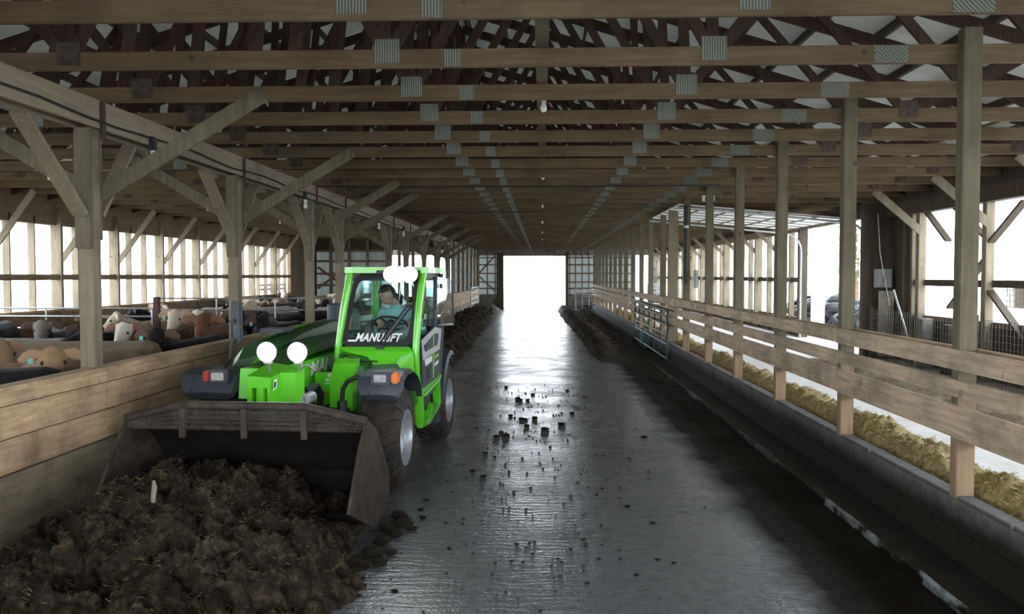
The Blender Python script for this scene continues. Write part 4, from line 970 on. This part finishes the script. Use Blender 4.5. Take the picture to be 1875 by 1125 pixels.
def cow_mesh(hyaw, hpitch, npitch, nyaw=None):
    """head points along +x; yaw turns it sideways, pitch tips the muzzle down"""
    nyaw = hyaw * .5 if nyaw is None else nyaw
    q = B(); X = Vector((1, 0, 0))
    sp = [(-.90, 1.13, .06, .05), (-.87, 1.09, .22, .17), (-.74, 1.04, .31, .25), (-.45, 1.00, .335, .29), (-.1, .955, .385, .335), (.25, .95, .385, .325), (.5, .98, .36, .27), (.68, 1.03, .30, .21), (.78, 1.07, .24, .17)]
    rings = [ering((x, 0, z), X, hh, hw, 16, egg=.12) for x, z, hh, hw in sp]
    q.loft(rings)
    nd = Vector((cos(nyaw) * cos(npitch), sin(nyaw) * cos(npitch), sin(npitch)))
    n0 = Vector((.62, 0, 1.07)); n1 = n0 + nd * .28; n2 = n0 + nd * .52
    q.loft([ering(n0, nd, .26, .17, 14), ering(n1, nd, .19, .125, 14), ering(n2, nd, .14, .10, 14)])
    hd_ = Vector((cos(hyaw) * cos(hpitch), sin(hyaw) * cos(hpitch), -sin(hpitch))); s_ = hd_.cross(Vector((0, 0, 1))).normalized(); u_ = s_.cross(hd_)
    p0 = n2 + Vector((0, 0, .05)) - hd_ * .02
    hs = [(-.07, .085, .10, .0), (.0, .118, .128, 0), (.10, .128, .128, -.01), (.2, .112, .104, -.02), (.32, .09, .08, -.028), (.42, .088, .088, -.03), (.485, .074, .078, -.03), (.51, .035, .045, -.03)]
    q.loft([ering(p0 + hd_ * t + u_ * dz, hd_, hh, hw, 16) for t, hh, hw, dz in hs])
    q.ball(p0 + u_ * .065 - hd_ * .01, .065, 2, None, (1, 1, 1))                      # poll
    HMx = Matrix((s_, hd_, u_)).transposed().to_4x4(); HMx.translation = p0
    ears = []
    for k in (-1, 1):
        b = HMx @ Vector((k * .09, .0, .045)); d = (HMx.to_3x3() @ Vector((k * 1.0, -.12, -.10))).normalized()
        fwd = HMx.to_3x3() @ Vector((0, .75, .66)); up2 = d.cross(fwd).normalized(); rg = []
        for t, wd, th in ((0, .034, .032), (.06, .062, .030), (.12, .078, .027), (.18, .066, .025), (.235, .03, .02)):
            c_ = b + d * t - Vector((0, 0, t * t * 1.2)); rg.append([c_ + up2 * wd * cos(2 * pi * i / 10) + fwd * th * sin(2 * pi * i / 10) - fwd * .016 * (1 - abs(cos(2 * pi * i / 10))) for i in range(10)])
        q.loft(rg); ears.append((b, d, fwd))
    for (x, y, front) in ((.50, .15, 1), (.50, -.15, 1), (-.68, .15, 0), (-.68, -.15, 0)):
        if front: pts, rs = [(x, y, .95), (x + .02, y, .70), (x, y, .46), (x, y, .30), (x + .01, y, .12), (x + .03, y, .04)], [.13, .085, .055, .042, .045, .055]
        else: pts, rs = [(x + .04, y, 1.0), (x + .10, y, .72), (x - .06, y, .50), (x - .09, y, .38), (x - .04, y, .14), (x - .01, y, .04)], [.18, .12, .065, .05, .045, .055]
        q.tube(pts, rs, 10)
    q.tube([(-.86, 0, 1.25), (-.95, 0, 1.15), (-.95, 0, .8), (-.93, 0, .5)], [.03, .025, .018, .03], 8)   # tail
    q.ball((.62, 0, .72), .15, 2, sc=(1, .6, 1.2))               # brisket
    me = fuse(q, .017, 3, 'cow_body')
    ca = me.color_attributes.new('mask', 'FLOAT_COLOR', 'POINT'); inv = HMx.inverted()
    for i, v in enumerate(me.vertices):
        l = inv @ v.co; r_ = g_ = b_ = 0.0
        if -.03 < l.y < .6 and abs(l.x) < .14 and abs(l.z) < .2:
            r_ = max(0, min(1, (l.z + .12 - .25 * abs(l.x)) * 9)) if l.y < .36 else 1.0
            g_ = max(0, min(1, (l.y - .41) * 18))
        for b, d, fwd in ears:
            w_ = v.co - b
            if .03 < w_.dot(d) < .24 and (w_ - d * w_.dot(d)).length < .11 and v.normal.dot(fwd) > .2: b_ = 1.0
        ca.data[i].color = (r_, g_, b_, 1)
    em = []
    for k in (-1, 1):
        eb = B(); eb.ball(HMx @ Vector((k * .104, .135, .045)), .022, 2); em.append(eb.mesh('eye', True))
    tb = B(); b, d, fwd = ears[1]; c_ = b + d * .12 + fwd * .015 - Vector((0, 0, .045)); tb.beam(c_, c_ - Vector((0, 0, .06)), .05, .006, fwd); tm = tb.mesh('ear_tag')
    return me, em, tm
POSE = {'up': cow_mesh(0, R(48), R(38)), 'left': cow_mesh(R(62), R(42), R(34)), 'right': cow_mesh(R(-62), R(42), R(34)), 'low': cow_mesh(R(12), R(58), R(-2)), 'back': cow_mesh(R(-25), R(36), R(16))}
for k_, v_ in POSE.items():
    v_[0].materials.append(M['hide']); [e_.materials.append(M['eye']) for e_ in v_[1]]; v_[2].materials.append(M['tag'])
COL = {'black': (.012, .011, .013), 'tan': (.33, .205, .115), 'red brown': (.15, .062, .032), 'cream': (.55, .46, .35), 'grey': (.24, .22, .2), 'orange brown': (.24, .115, .05), 'dun': (.20, .145, .09)}
cows = []
def cow(x, y, heading, pose, col, white=0.0, tagged=False, sc_=1.0):
    me, em, tm = POSE[pose]; o = bpy.data.objects.new('cow', me); C.objects.link(o)
    o.location = (x, y, 0); o.rotation_euler = (0, 0, R(heading)); o.scale = (sc_, sc_, sc_)
    j = random.uniform(.85, 1.15); o.color = (*[c_ * j for c_ in COL[col]], white)
    
    for e_m in em: put('eye', e_m, None, o)
    if tagged: put('ear_tag', tm, None, o)
    cows.append((o, col, pose, white, x, y, heading)); return o
# heading 0 = facing +x (towards the lane), -90 = facing the camera, 90 = facing away
near = [
 (-5.35, 7.6, 195, 'low', 'black', 0, 0), (-6.4, 8.2, 170, 'low', 'orange brown', 0, 0), (-6.75, 9.3, -22, 'up', 'tan', 0, 1), (-5.9, 8.55, 5, 'right', 'tan', 0, 1),
 (-5.45, 9.75, 2, 'low', 'dun', 0, 0), (-6.9, 10.6, 14, 'left', 'black', 0, 1), (-8.3, 10.0, 5, 'low', 'dun', 0, 0), (-5.7, 10.45, 183, 'low', 'dun', 0, 0),
 (-8.9, 11.4, 0, 'up', 'orange brown', .9, 0), (-7.5, 11.9, 176, 'low', 'grey', 0, 0), (-4.9, 11.75, -92, 'up', 'black', 0, 1), (-8.9, 12.6, 172, 'low', 'tan', 0, 0),
 (-6.1, 13.35, -93, 'up', 'red brown', 1, 0), (-5.3, 13.95, -84, 'up', 'red brown', 0, 0), (-6.4, 15.75, -90, 'up', 'tan', .6, 1), (-9.35, 14.0, -80, 'up', 'black', 0, 0), (-7.05, 13.7, -97, 'left', 'black', 0, 0),
 (-8.1, 13.9, -70, 'up', 'black', .3, 0), (-4.7, 15.0, -100, 'left', 'black', 0, 1), (-5.5, 16.1, -86, 'up', 'black', 0, 0), (-7.3, 16.0, -95, 'right', 'cream', 0, 0)]
for a in near: cow(a[0], a[1], a[2], a[3], a[4], a[5], bool(a[6]), random.uniform(.94, 1.03))
random.seed(23)
y = 16.6
pool = ['black'] * 9 + ['tan', 'tan', 'cream', 'cream', 'grey', 'orange brown', 'dun', 'red brown']
def spine(x, y, hd): return [(x + t * cos(R(hd)), y + t * sin(R(hd))) for t in (-.75, -.25, .25, .8)]
taken = [p for c_ in cows for p in spine(c_[4], c_[5], c_[6])] + [(XP, ly) for ly in LY]
while y < 35.8:
    for slot in range(5):
        for tr in range(14):
            x = -9.2 + slot * .98 + random.uniform(-.3, .3); yy = y + random.uniform(-.45, .45)
            hd = random.choice([-90, -75, -105, -90, 0, 180, 80, 100]) + random.uniform(-12, 12); sp_ = spine(x, yy, hd)
            if all(-9.75 < p[0] < -4.6 and p[1] < 36.1 for p in sp_) and all((p[0] - t[0]) ** 2 + (p[1] - t[1]) ** 2 > .50 for p in sp_ for t in taken):
                c_ = random.choice(pool); taken += sp_
                cow(x, yy, hd, random.choice(['up', 'up', 'up', 'left', 'right', 'low', 'back']), c_, 1.0 if (c_ in ('black', 'red brown') and random.random() < .3) else 0.0, random.random() < .3, random.uniform(.92, 1.02)); break
    y += .75
PD = {'up': 'head up', 'left': 'head turned to its left', 'right': 'head turned to its right', 'low': 'head held low', 'back': 'head reaching out'}
cows.sort(key=lambda r: r[5]); cnt = {}
for (o, col, pose, white, x, y_, hdg) in cows:
    key = (('white-faced ' if white > .4 else '') + col, PD[pose]); k = cnt.get(key, 0); cnt[key] = k + 1
    o['label'] = f"{key[0]} cow with {key[1]}, {nth(k)} such from the camera"; o['category'] = 'cow'; o['group'] = 'cattle in the pen behind the plank barrier'
# pale cattle standing outside the left wall
for k, (x, y_) in enumerate(((-13.5, 20.5), (-13.2, 23.5), (-13.8, 18.2))):
    o = cow(x, y_, 15 - 20 * k, 'low', 'grey', 0, False); o.location.z = -.22
    tag(o, f'pale grey cow standing outdoors beyond the open left wall, {nth(k)} in the row', 'cow', 'cattle outside the left wall')

# ---------------------------------------------------------------- pen gates
def pipe_gate(name, lab, loc, rz, L_, zs, nv, mat, r_=.022, group=None):
    t = thing(name, lab, 'gate', loc, rz, group)
    z0, z1 = zs[0], zs[-1]; q = B()
    for z in zs: q.tube([(0, 0, z), (L_, 0, z)], r_ * .8, 8)
    q.build('rail', mat, t, True)
    for i in range(nv + 1):
        q = B(); x = L_ * i / nv; q.tube([(x, 0, z0), (x, 0, z1)], r_ if i in (0, nv) else r_ * .7, 8); q.build('upright', mat, t, True)
    return t
pipe_gate('pipe_gate', 'teal grey pipe gate crossing the near part of the cattle pen', (-10.2, 15.5, 0), 0, 3.0, [.4, .8, 1.2, 1.42, 1.57], 3, M['galv'])
b = B(); b.box(-7.16, -7.06, 15.45, 15.55, 0, 1.78, .008); tag(b.build('gate_post', plain('dark_red_post', (.07, .02, .02), .6, 0, .2)), 'dark red steel post at the end of the pen gate', 'post')
pipe_gate('pipe_gate', 'long galvanised pipe gate across the middle of the cattle pen', (-8.0, 17.5, 0), 0, 3.7, [.5, .9, 1.2, 1.46, 1.70], 3, M['galv'])
pipe_gate('pipe_gate', 'dark green pipe gate swung open against the board rails on the right', (2.90, 19.75, 0), R(90), 6.8, [.25, .58, .80, 1.02, 1.22, 1.36], 6, M['gatepipe'], .03)
pipe_gate('pipe_gate', 'galvanised pipe gate at the far right corner beside the doorway', (1.95, 49.0, 0), R(-4), 1.15, [.15, .5, .85, 1.15, 1.45], 3, M['galv'], .03)
pipe_gate('pipe_gate', 'galvanised pipe gate at the far left end of the plank barrier', (-3.88, 46.5, 0), R(90), 5.5, [.25, .6, .9, 1.2, 1.48], 3, M['galv'], .03)
pipe_gate('pipe_gate', 'blue pipe gate in the far right doorway beyond the feed alley', (6.3, 51.0, .45), R(20), .9, [.2, .45, .7, .95, 1.2], 3, plain('blue_gate', (.25, .36, .5), .5, .2, .1), .03)
b = B(); b.box(2.93, 3.06, 24.6, 26.0, .07, .46, .03); b.box(2.96, 3.03, 24.7, 25.9, .44, .47, .01)
tag(b.build('plastic_trough', plain('teal_plastic', (.02, .17, .155), .45, 0, .15)), 'teal plastic trough against the concrete curb behind the open gate', 'trough')

# ---------------------------------------------------------------- manure, silage and straw
def field(name, x0, x1, y0, y1, step, fn, mat, smooth=True):
    nx, ny = int((x1 - x0) / step) + 1, int((y1 - y0) / step) + 1
    v = []; f = []
    for j in range(ny):
        for i in range(nx):
            x = x0 + (x1 - x0) * i / (nx - 1); y = y0 + (y1 - y0) * j / (ny - 1); v.append(fn(x, y))
    for j in range(ny - 1):
        for i in range(nx - 1):
            a = j * nx + i; f.append((a, a + 1, a + nx + 1, a + nx))
    me = bpy.data.meshes.new(name); me.from_pydata(v, [], f); me.update()
    if smooth: me.shade_smooth()
    return put(name, me, mat)
def cells(x, y, s):
    d, _p = noise.voronoi((x * s, y * s, .3)); return d[0], d[1]
def sstep(a, b, x):
    t = max(0, min(1, (x - a) / (b - a))); return t * t * (3 - 2 * t)
def heap(x, y):
    wob = .16 * noise.noise((x * 2.1, y * 2.1, 1.7)) + .07 * noise.noise((x * 6, y * 6, 4.1))
    inb = sstep(6.2, 6.5, y); xr = -1.28 - .20 * inb + wob * (1 - .8 * inb) - .16 * sstep(5.6, 4.6, y)
    side_ = sstep(0, .42 - .25 * inb, xr - x)
    prof_ = .30 + .34 * sstep(4.6, 6.3, y) - .10 * sstep(6.3, 7.2, y)
    prof_ *= 1 - .22 * sstep(-2.0, -1.3, x) * sstep(6, 5.6, y) - .6 * sstep(-2.55, -1.5, x) * sstep(5.5, 6.5, y)
    prof_ *= 1 - .72 * sstep(-3.05, -3.75, x)
    h_ = prof_ * side_ * sstep(3.7, 4.5, y) * (sstep(7.75, 7.0, y) if x > -1.55 else sstep(7.45, 7.2, y))
    wx = x + .16 * noise.noise((x * 3, y * 3, 9)) + .04 * noise.noise((x * 11, y * 11, 3)); wy = y + .16 * noise.noise((x * 3, y * 3, 12)) + .04 * noise.noise((x * 11, y * 11, 6))
    d1, d2 = cells(wx, wy, 3.1); l1 = max(0, 1 - (d1 * 1.35) ** 2); e1, e2 = cells(wx, wy, 8.5); l2 = max(0, 1 - (e1 * 1.35) ** 2)
    lump = .20 * (l1 - .45) + .08 * (l2 - .45) + .055 * noise.turbulence((x * 9, y * 9, 0), 4, False) + .03 * noise.turbulence((x * 28, y * 28, 2), 3, False)
    z = h_ + lump * min(1, side_ * 1.6) * sstep(3.6, 4.4, y) * sstep(7.75, 7.1, y) - .03
    return (x + .05 * noise.noise((x * 14, y * 14, 21)), y + .05 * noise.noise((x * 14, y * 14, 33)), z)
hp_o = field('manure_heap', -3.94, -1.0, 3.7, 7.75, .0155, heap, M['manure'])
tag(hp_o, 'large lumpy dark manure heap pushed in front of the bucket', 'manure heap', None, 'stuff')
def blades(name, n_, fn, mat, L_=.06, wd=.004):
    v = []; f = []
    for i in range(n_):
        p, nr = fn(); a_ = random.uniform(0, 2 * pi); d = Vector((cos(a_), sin(a_), random.uniform(-.2, .9))).normalized() * random.uniform(.4, 1.2) * L_
        s_ = d.cross(Vector((random.uniform(-1, 1), random.uniform(-1, 1), .3))).normalized() * wd; k = len(v)
        v += [p - s_, p + s_, p + d + s_ * .4, p + d - s_ * .4]; f.append((k, k + 1, k + 2, k + 3))
    me = bpy.data.meshes.new(name); me.from_pydata(v, [], f); me.update(); return put(name, me, mat)
M['fibre'] = plain('straw_fibres', (.17, .125, .06), .9, 0, .5, 30)
random.seed(5)
def onheap():
    while True:
        x, y = random.uniform(-3.9, -1.2), random.uniform(4.3, 7.2); p = Vector(heap(x, y))
        if p.z > .06: return p, None
hf = blades('straw_fibre', 5200, onheap, M['fibre'], .045, .0022); hf.parent = hp_o; hf['kind'] = 'stuff'
# loose lumps lying round the heap
lm = []
for s_ in range(4):
    q = B(); q.ball((0, 0, 0), 1, 4)
    for v in q.bm.verts:
        n0 = v.co.normalized(); v.co = n0 * (1 + .35 * noise.noise(n0 * 1.6 + Vector((s_ * 9, 0, 0))) + .2 * noise.turbulence(n0 * 4 + Vector((s_ * 5, 0, 0)), 4, False) - .1); v.co.z *= .72
    me = q.mesh('clod', True, 80); me.materials.append(M['manure']); lm.append(me)
def clod(x, y, r_, lab, grp, zz=None):
    o = bpy.data.objects.new('manure_clod', random.choice(lm)); C.objects.link(o); o.scale = (r_, r_ * random.uniform(.8, 1.1), r_ * .55); o.rotation_euler = (0, 0, random.uniform(0, 6.28)); o.location = (x, y, (r_ * .5 if zz is None else zz))
    return tag(o, lab, 'manure clod', grp)
for i, (x, y, r_) in enumerate(((-1.28, 6.75, .09), (-1.22, 6.95, .07), (-1.20, 7.25, .09), (-1.10, 7.15, .05), (-1.27, 7.5, .08), (-1.17, 6.5, .06), (-1.22, 6.25, .07), (-1.3, 6.45, .10), (-1.3, 7.1, .08), (-1.06, 7.5, .04))):
    clod(x, y, r_, f'{nth(i)} loose clod beside the bucket edge of the heap', 'clods fallen at the right edge of the heap')
# pale stick poking from the heap
b = B(); p0 = Vector(heap(-2.72, 5.85)); b.tube([p0 + Vector((0, 0, -.08)), p0 + Vector((.0, -.01, .04)), p0 + Vector((.012, -.015, .10)), p0 + Vector((.0, .0, .15))], [.015, .018, .02, .012], 8)
tag(b.build('stick', plain('weathered_stick', (.26, .23, .17), .8, 0, .4, 20)), 'pale broken stick standing up in the manure heap', 'stick')
CL = [(-0.69, 16.48, 0.023), (-0.42, 14.97, 0.029), (-0.38, 14.74, 0.029), (-0.24, 14.78, 0.024), (-0.48, 13.14, 0.022), (-0.3, 12.82, 0.025), (-0.25, 12.78, 0.021), (-0.1, 12.89, 0.028), (-0.21, 12.22, 0.024), (0.04, 11.95, 0.033), (0.29, 12.37, 0.031), (0.48, 13.4, 0.022), (0.75, 15.24, 0.017), (0.48, 16.02, 0.022), (-0.16, 15.52, 0.021), (-0.48, 11.48, 0.029), (-0.61, 11.4, 0.025), (-0.63, 9.11, 0.02), (-0.76, 9.38, 0.018), (-0.69, 10.33, 0.02), (1.38, 11.43, 0.022), (1.04, 10.08, 0.014), (0.62, 8.64, 0.012), (0.98, 7.45, 0.012), (0.89, 6.48, 0.011), (1.0, 6.41, 0.009), (0.69, 6.14, 0.01), (-0.23, 6.42, 0.008), (-0.14, 6.39, 0.008), (-0.07, 6.59, 0.008), (-1.12, 7.79, 0.017), (-1.11, 8.13, 0.016), (0.81, 7.98, 0.015), (-0.2, 6.82, 0.011), (0.23, 6.71, 0.009), (-0.84, 7.39, 0.01), (-1.01, 5.76, 0.014), (-0.56, 11.74, 0.019), (-0.74, 6.71, 0.009), (-0.92, 12.01, 0.013), (-1.12, 13.23, 0.011), (1.14, 9.06, 0.01)]
random.seed(3)
for (x, y, r_) in CL:
    big = r_ > .02
    o = clod(x, y, r_ * 1.9, 'dark manure clod lying among others on the wet lane beyond the tractor wheels' if big else 'small dark crumb of manure lying on the wet scraped lane', 'clods scattered on the lane', r_ * .5)
# crumbs nobody could count
q = B()
for i in range(420):
    x, y = random.gauss(-.1, .75), random.uniform(5.4, 17); r_ = random.uniform(.004, .014)
    if -1.25 < x < 2.4: q.ball((x, y, r_ * .3), r_, 1, sc=(random.uniform(.8, 1.8), random.uniform(.8, 1.8), .8))
tag(q.build('manure_crumbs', M['manure']), 'fine manure crumbs strewn over the wet lane', 'crumbs', None, 'stuff')
def pile_left(x, y):
    xr = -2.0 + .25 * noise.noise((0, y * .6, 5)) - .35 * sstep(24, 40, y) + .12 * noise.noise((x, y * 2, 8)); s_ = sstep(0, .9, xr - x) * sstep(11.2, 12.8, y)
    d, _ = cells(x, y, 2.6)
    return (x, y, .36 * s_ + (.16 * max(0, 1 - d * 1.4) + .09 * noise.turbulence((x * 5, y * 5, 3), 4, False)) * min(1, 2 * s_) - .03)
o = field('manure_windrow', -3.94, -1.6, 11, 53.6, .055, pile_left, M['manure']); tag(o, 'long dark manure windrow along the foot of the plank barrier', 'manure windrow', None, 'stuff')
def pile_right(x, y):
    xl = 1.30 - .35 * sstep(26, 48, y) + .15 * noise.noise((0, y * .7, 2)); s_ = sstep(0, .35, x - xl) * sstep(20.5, 25.5, y)
    ridge = .30 * sstep(0, .3, x - xl) * (1 - .75 * sstep(.35, .95, x - xl))
    base = .10 * sstep(2.0, 2.7, x)
    d, _ = cells(x, y, 3)
    film = .012 * sstep(1.5, 1.9, x + .3 * noise.noise((x, y * .8, 7)))
    return (x, y, ridge * sstep(20.5, 25.5, y) + base * sstep(16, 24, y) + (.12 * max(0, 1 - d * 1.4) + .08 * noise.turbulence((x * 5, y * 5, 3), 4, False)) * s_ * .8 - .02 + film)
o = field('manure_windrow', .9, 2.72, 12, 53.6, .055, pile_right, M['manure']); tag(o, 'dark manure windrow left along the right side of the lane', 'manure windrow', None, 'stuff')
def silage(x, y):
    s_ = sstep(3.22, 3.5, x + .02) * (1 - sstep(3.5 + .15 * noise.noise((0, y * .9, 1)), 3.98 + .2 * noise.noise((4, y * .8, 1)), x))
    d, _ = cells(x, y, 5)
    return (x, y, .45 + .20 * s_ * (.8 + .5 * noise.noise((x * 1.5, y * 1.3, 6))) + (.09 * max(0, 1 - d * 1.3) + .05 * noise.turbulence((x * 12, y * 12, 3), 4, False)) * min(1, s_ * 2) - .02)
o = field('silage', 3.225, 4.7, 3.2, 40, .035, silage, M['silage']); tag(o, 'long ridge of golden chopped silage on the feed alley beside the curb', 'silage', None, 'stuff')
M['sblade'] = plain('silage_blades', (.42, .33, .15), .85, 0, .4, 20)
random.seed(9)
def onsil():
    while True:
        x, y = random.uniform(3.25, 4.1), 3.3 + 20 * random.random() ** 1.6; p = Vector(silage(x, y))
        if p.z > .47: return p, None
sb = blades('silage_blade', 9000, onsil, M['sblade'], .05, .004); sb.parent = o; sb['kind'] = 'stuff'
def strawf(x, y):
    s_ = sstep(5.2, 5.6, x + .25 * noise.noise((0, y, 3))) * (1 - sstep(6.5, 7.1, x)) * (1 - sstep(16.5, 18.5, y))
    return (x, y, .44 + .12 * s_ * (.7 + .6 * noise.turbulence((x * 5, y * 5, 2), 4, False)))
o = field('straw_bedding', 4.9, 7.2, 4, 17.8, .06, strawf, M['haystraw']); tag(o, 'dark trampled straw along the far side of the feed alley', 'straw', None, 'stuff')

# ---------------------------------------------------------------- outdoors: tyres, shed, trees
M['oldtyre'] = plain('weathered_tyre', (.065, .068, .075), .7, 0, .4, 6, (.16, .16, .165), .6)
q = B(); prof = [(-.09, .19), (-.11, .22), (-.115, .27), (-.10, .32), (-.06, .345), (0, .35), (.06, .345), (.10, .32), (.115, .27), (.11, .22), (.09, .19), (.08, .2), (.0, .29), (-.08, .2), (-.09, .19)]
q.lathe(prof, 'z', 28)
for i in range(28):
    a = 2 * pi * i / 28
    for z in (-.045, .045): q.cbox((.35 * cos(a), .35 * sin(a), z), (.02, .035, .05), 0, (0, 0, a))
tym = q.mesh('tyre', True, 40); tym.materials.append(M['oldtyre'])
random.seed(31); k = 0; ty_list = []
for lay in range(7):
    for i in range(11 - lay // 2):
        yy = 21.8 + i * .86 + random.uniform(-.15, .15) + lay * .25; xx = 8.55 + lay * .10 + random.uniform(-.3, .3)
        ty_list.append((xx, yy, -.08 + lay * .235, random.uniform(-.5, .5), random.uniform(-.6, .6)))
ty_list.sort(key=lambda r: (round(r[2], 1), r[1]))
for (xx, yy, zz, ra, rb) in ty_list:
    o = bpy.data.objects.new('old_tyre', tym); C.objects.link(o); o.location = (xx, yy, zz); o.rotation_euler = (ra, rb, random.uniform(0, 6)); s_ = random.uniform(.9, 1.15); o.scale = (s_, s_, s_)
    L_ = int(round((zz + .08) / .235)); 
    tag(o, f'old tyre in the heap outside the overhead doorway, {nth(L_)} layer up, {nth(sum(1 for q_ in ty_list if abs(q_[2]-zz)<.05 and q_[1]<yy))} along', 'tyre', 'old tyres heaped outside the doorway')
t = thing('shed', 'white open-fronted shed with dark mesh pens outside the right windows', 'shed', (17, 22, -.22))
q = B(); q.box(0, 3, -8, 10, 2.2, 2.6); q.box(0, .1, -8, 10, 0, 1.2); q.build('wall', M['doorwhite'], t)
q = B(); q.box(-.4, 3.2, -8.2, 10.2, 2.6, 2.75); q.build('roof', M['doorwhite'], t)
for j in range(8):
    q = B(); q.box(-.02, .08, -7.9 + j * 2.25, -7.7 + j * 2.25, 0, 2.2); q.build('post', M['doorwhite'], t)
    q = B(); y0_ = -7.6 + j * 2.25
    for i in range(9): q.box(.0, .02, y0_ + i * .2, y0_ + i * .2 + .03, 1.2, 2.2)
    for i in range(5): q.box(.0, .02, y0_, y0_ + 1.7, 1.25 + i * .2, 1.28 + i * .2)
    q.box(.3, .34, y0_, y0_ + 1.7, 1.2, 2.2); q.build('mesh_window', M['dark'], t)
M['leaf'] = plain('tree_leaves', (.36, .50, .26), .7, 0, .4, 2)
M['bark'] = plain('tree_bark', (.12, .09, .06), .9, 0, .3, 4)
random.seed(77)
def tree(x, y, h_, r_, lab, n_=1400):
    t = thing('tree', lab, 'tree', (x, y, -.22), 0, 'trees outside the barn')
    q = B(); q.tube([(0, 0, 0), (.1, 0, h_ * .4), (0, .1, h_ * .75)], [.22, .15, .06], 8); q.build('trunk', M['bark'], t, True)
    v = []; f = []
    for i in range(n_):
        while True:
            p = Vector((random.uniform(-1, 1), random.uniform(-1, 1), random.uniform(-1, 1)))
            if p.length < 1: break
        p = Vector((p.x * r_, p.y * r_, h_ * .62 + p.z * h_ * .38)); a_ = Vector((random.gauss(0, 1), random.gauss(0, 1), random.gauss(0, 1))).normalized() * .22; b_ = a_.orthogonal().normalized() * .13
        k = len(v); v += [p - a_, p - b_, p + a_, p + b_]; f.append((k, k + 1, k + 2, k + 3))
    me = bpy.data.meshes.new('crown'); me.from_pydata(v, [], f); put('crown', me, M['leaf'], t)
tree(24, 66, 8, 4, 'leafy tree seen through the overhead doorway above the tyre heap'); tree(30, 40, 9, 4, 'leafy tree behind the white shed outside the right windows')
tree(-26, 30, 6, 3.5, 'leafy tree outside the nearest part of the open left wall'); tree(8, 140, 10, 6, 'distant tree seen at the right of the big far doorway')
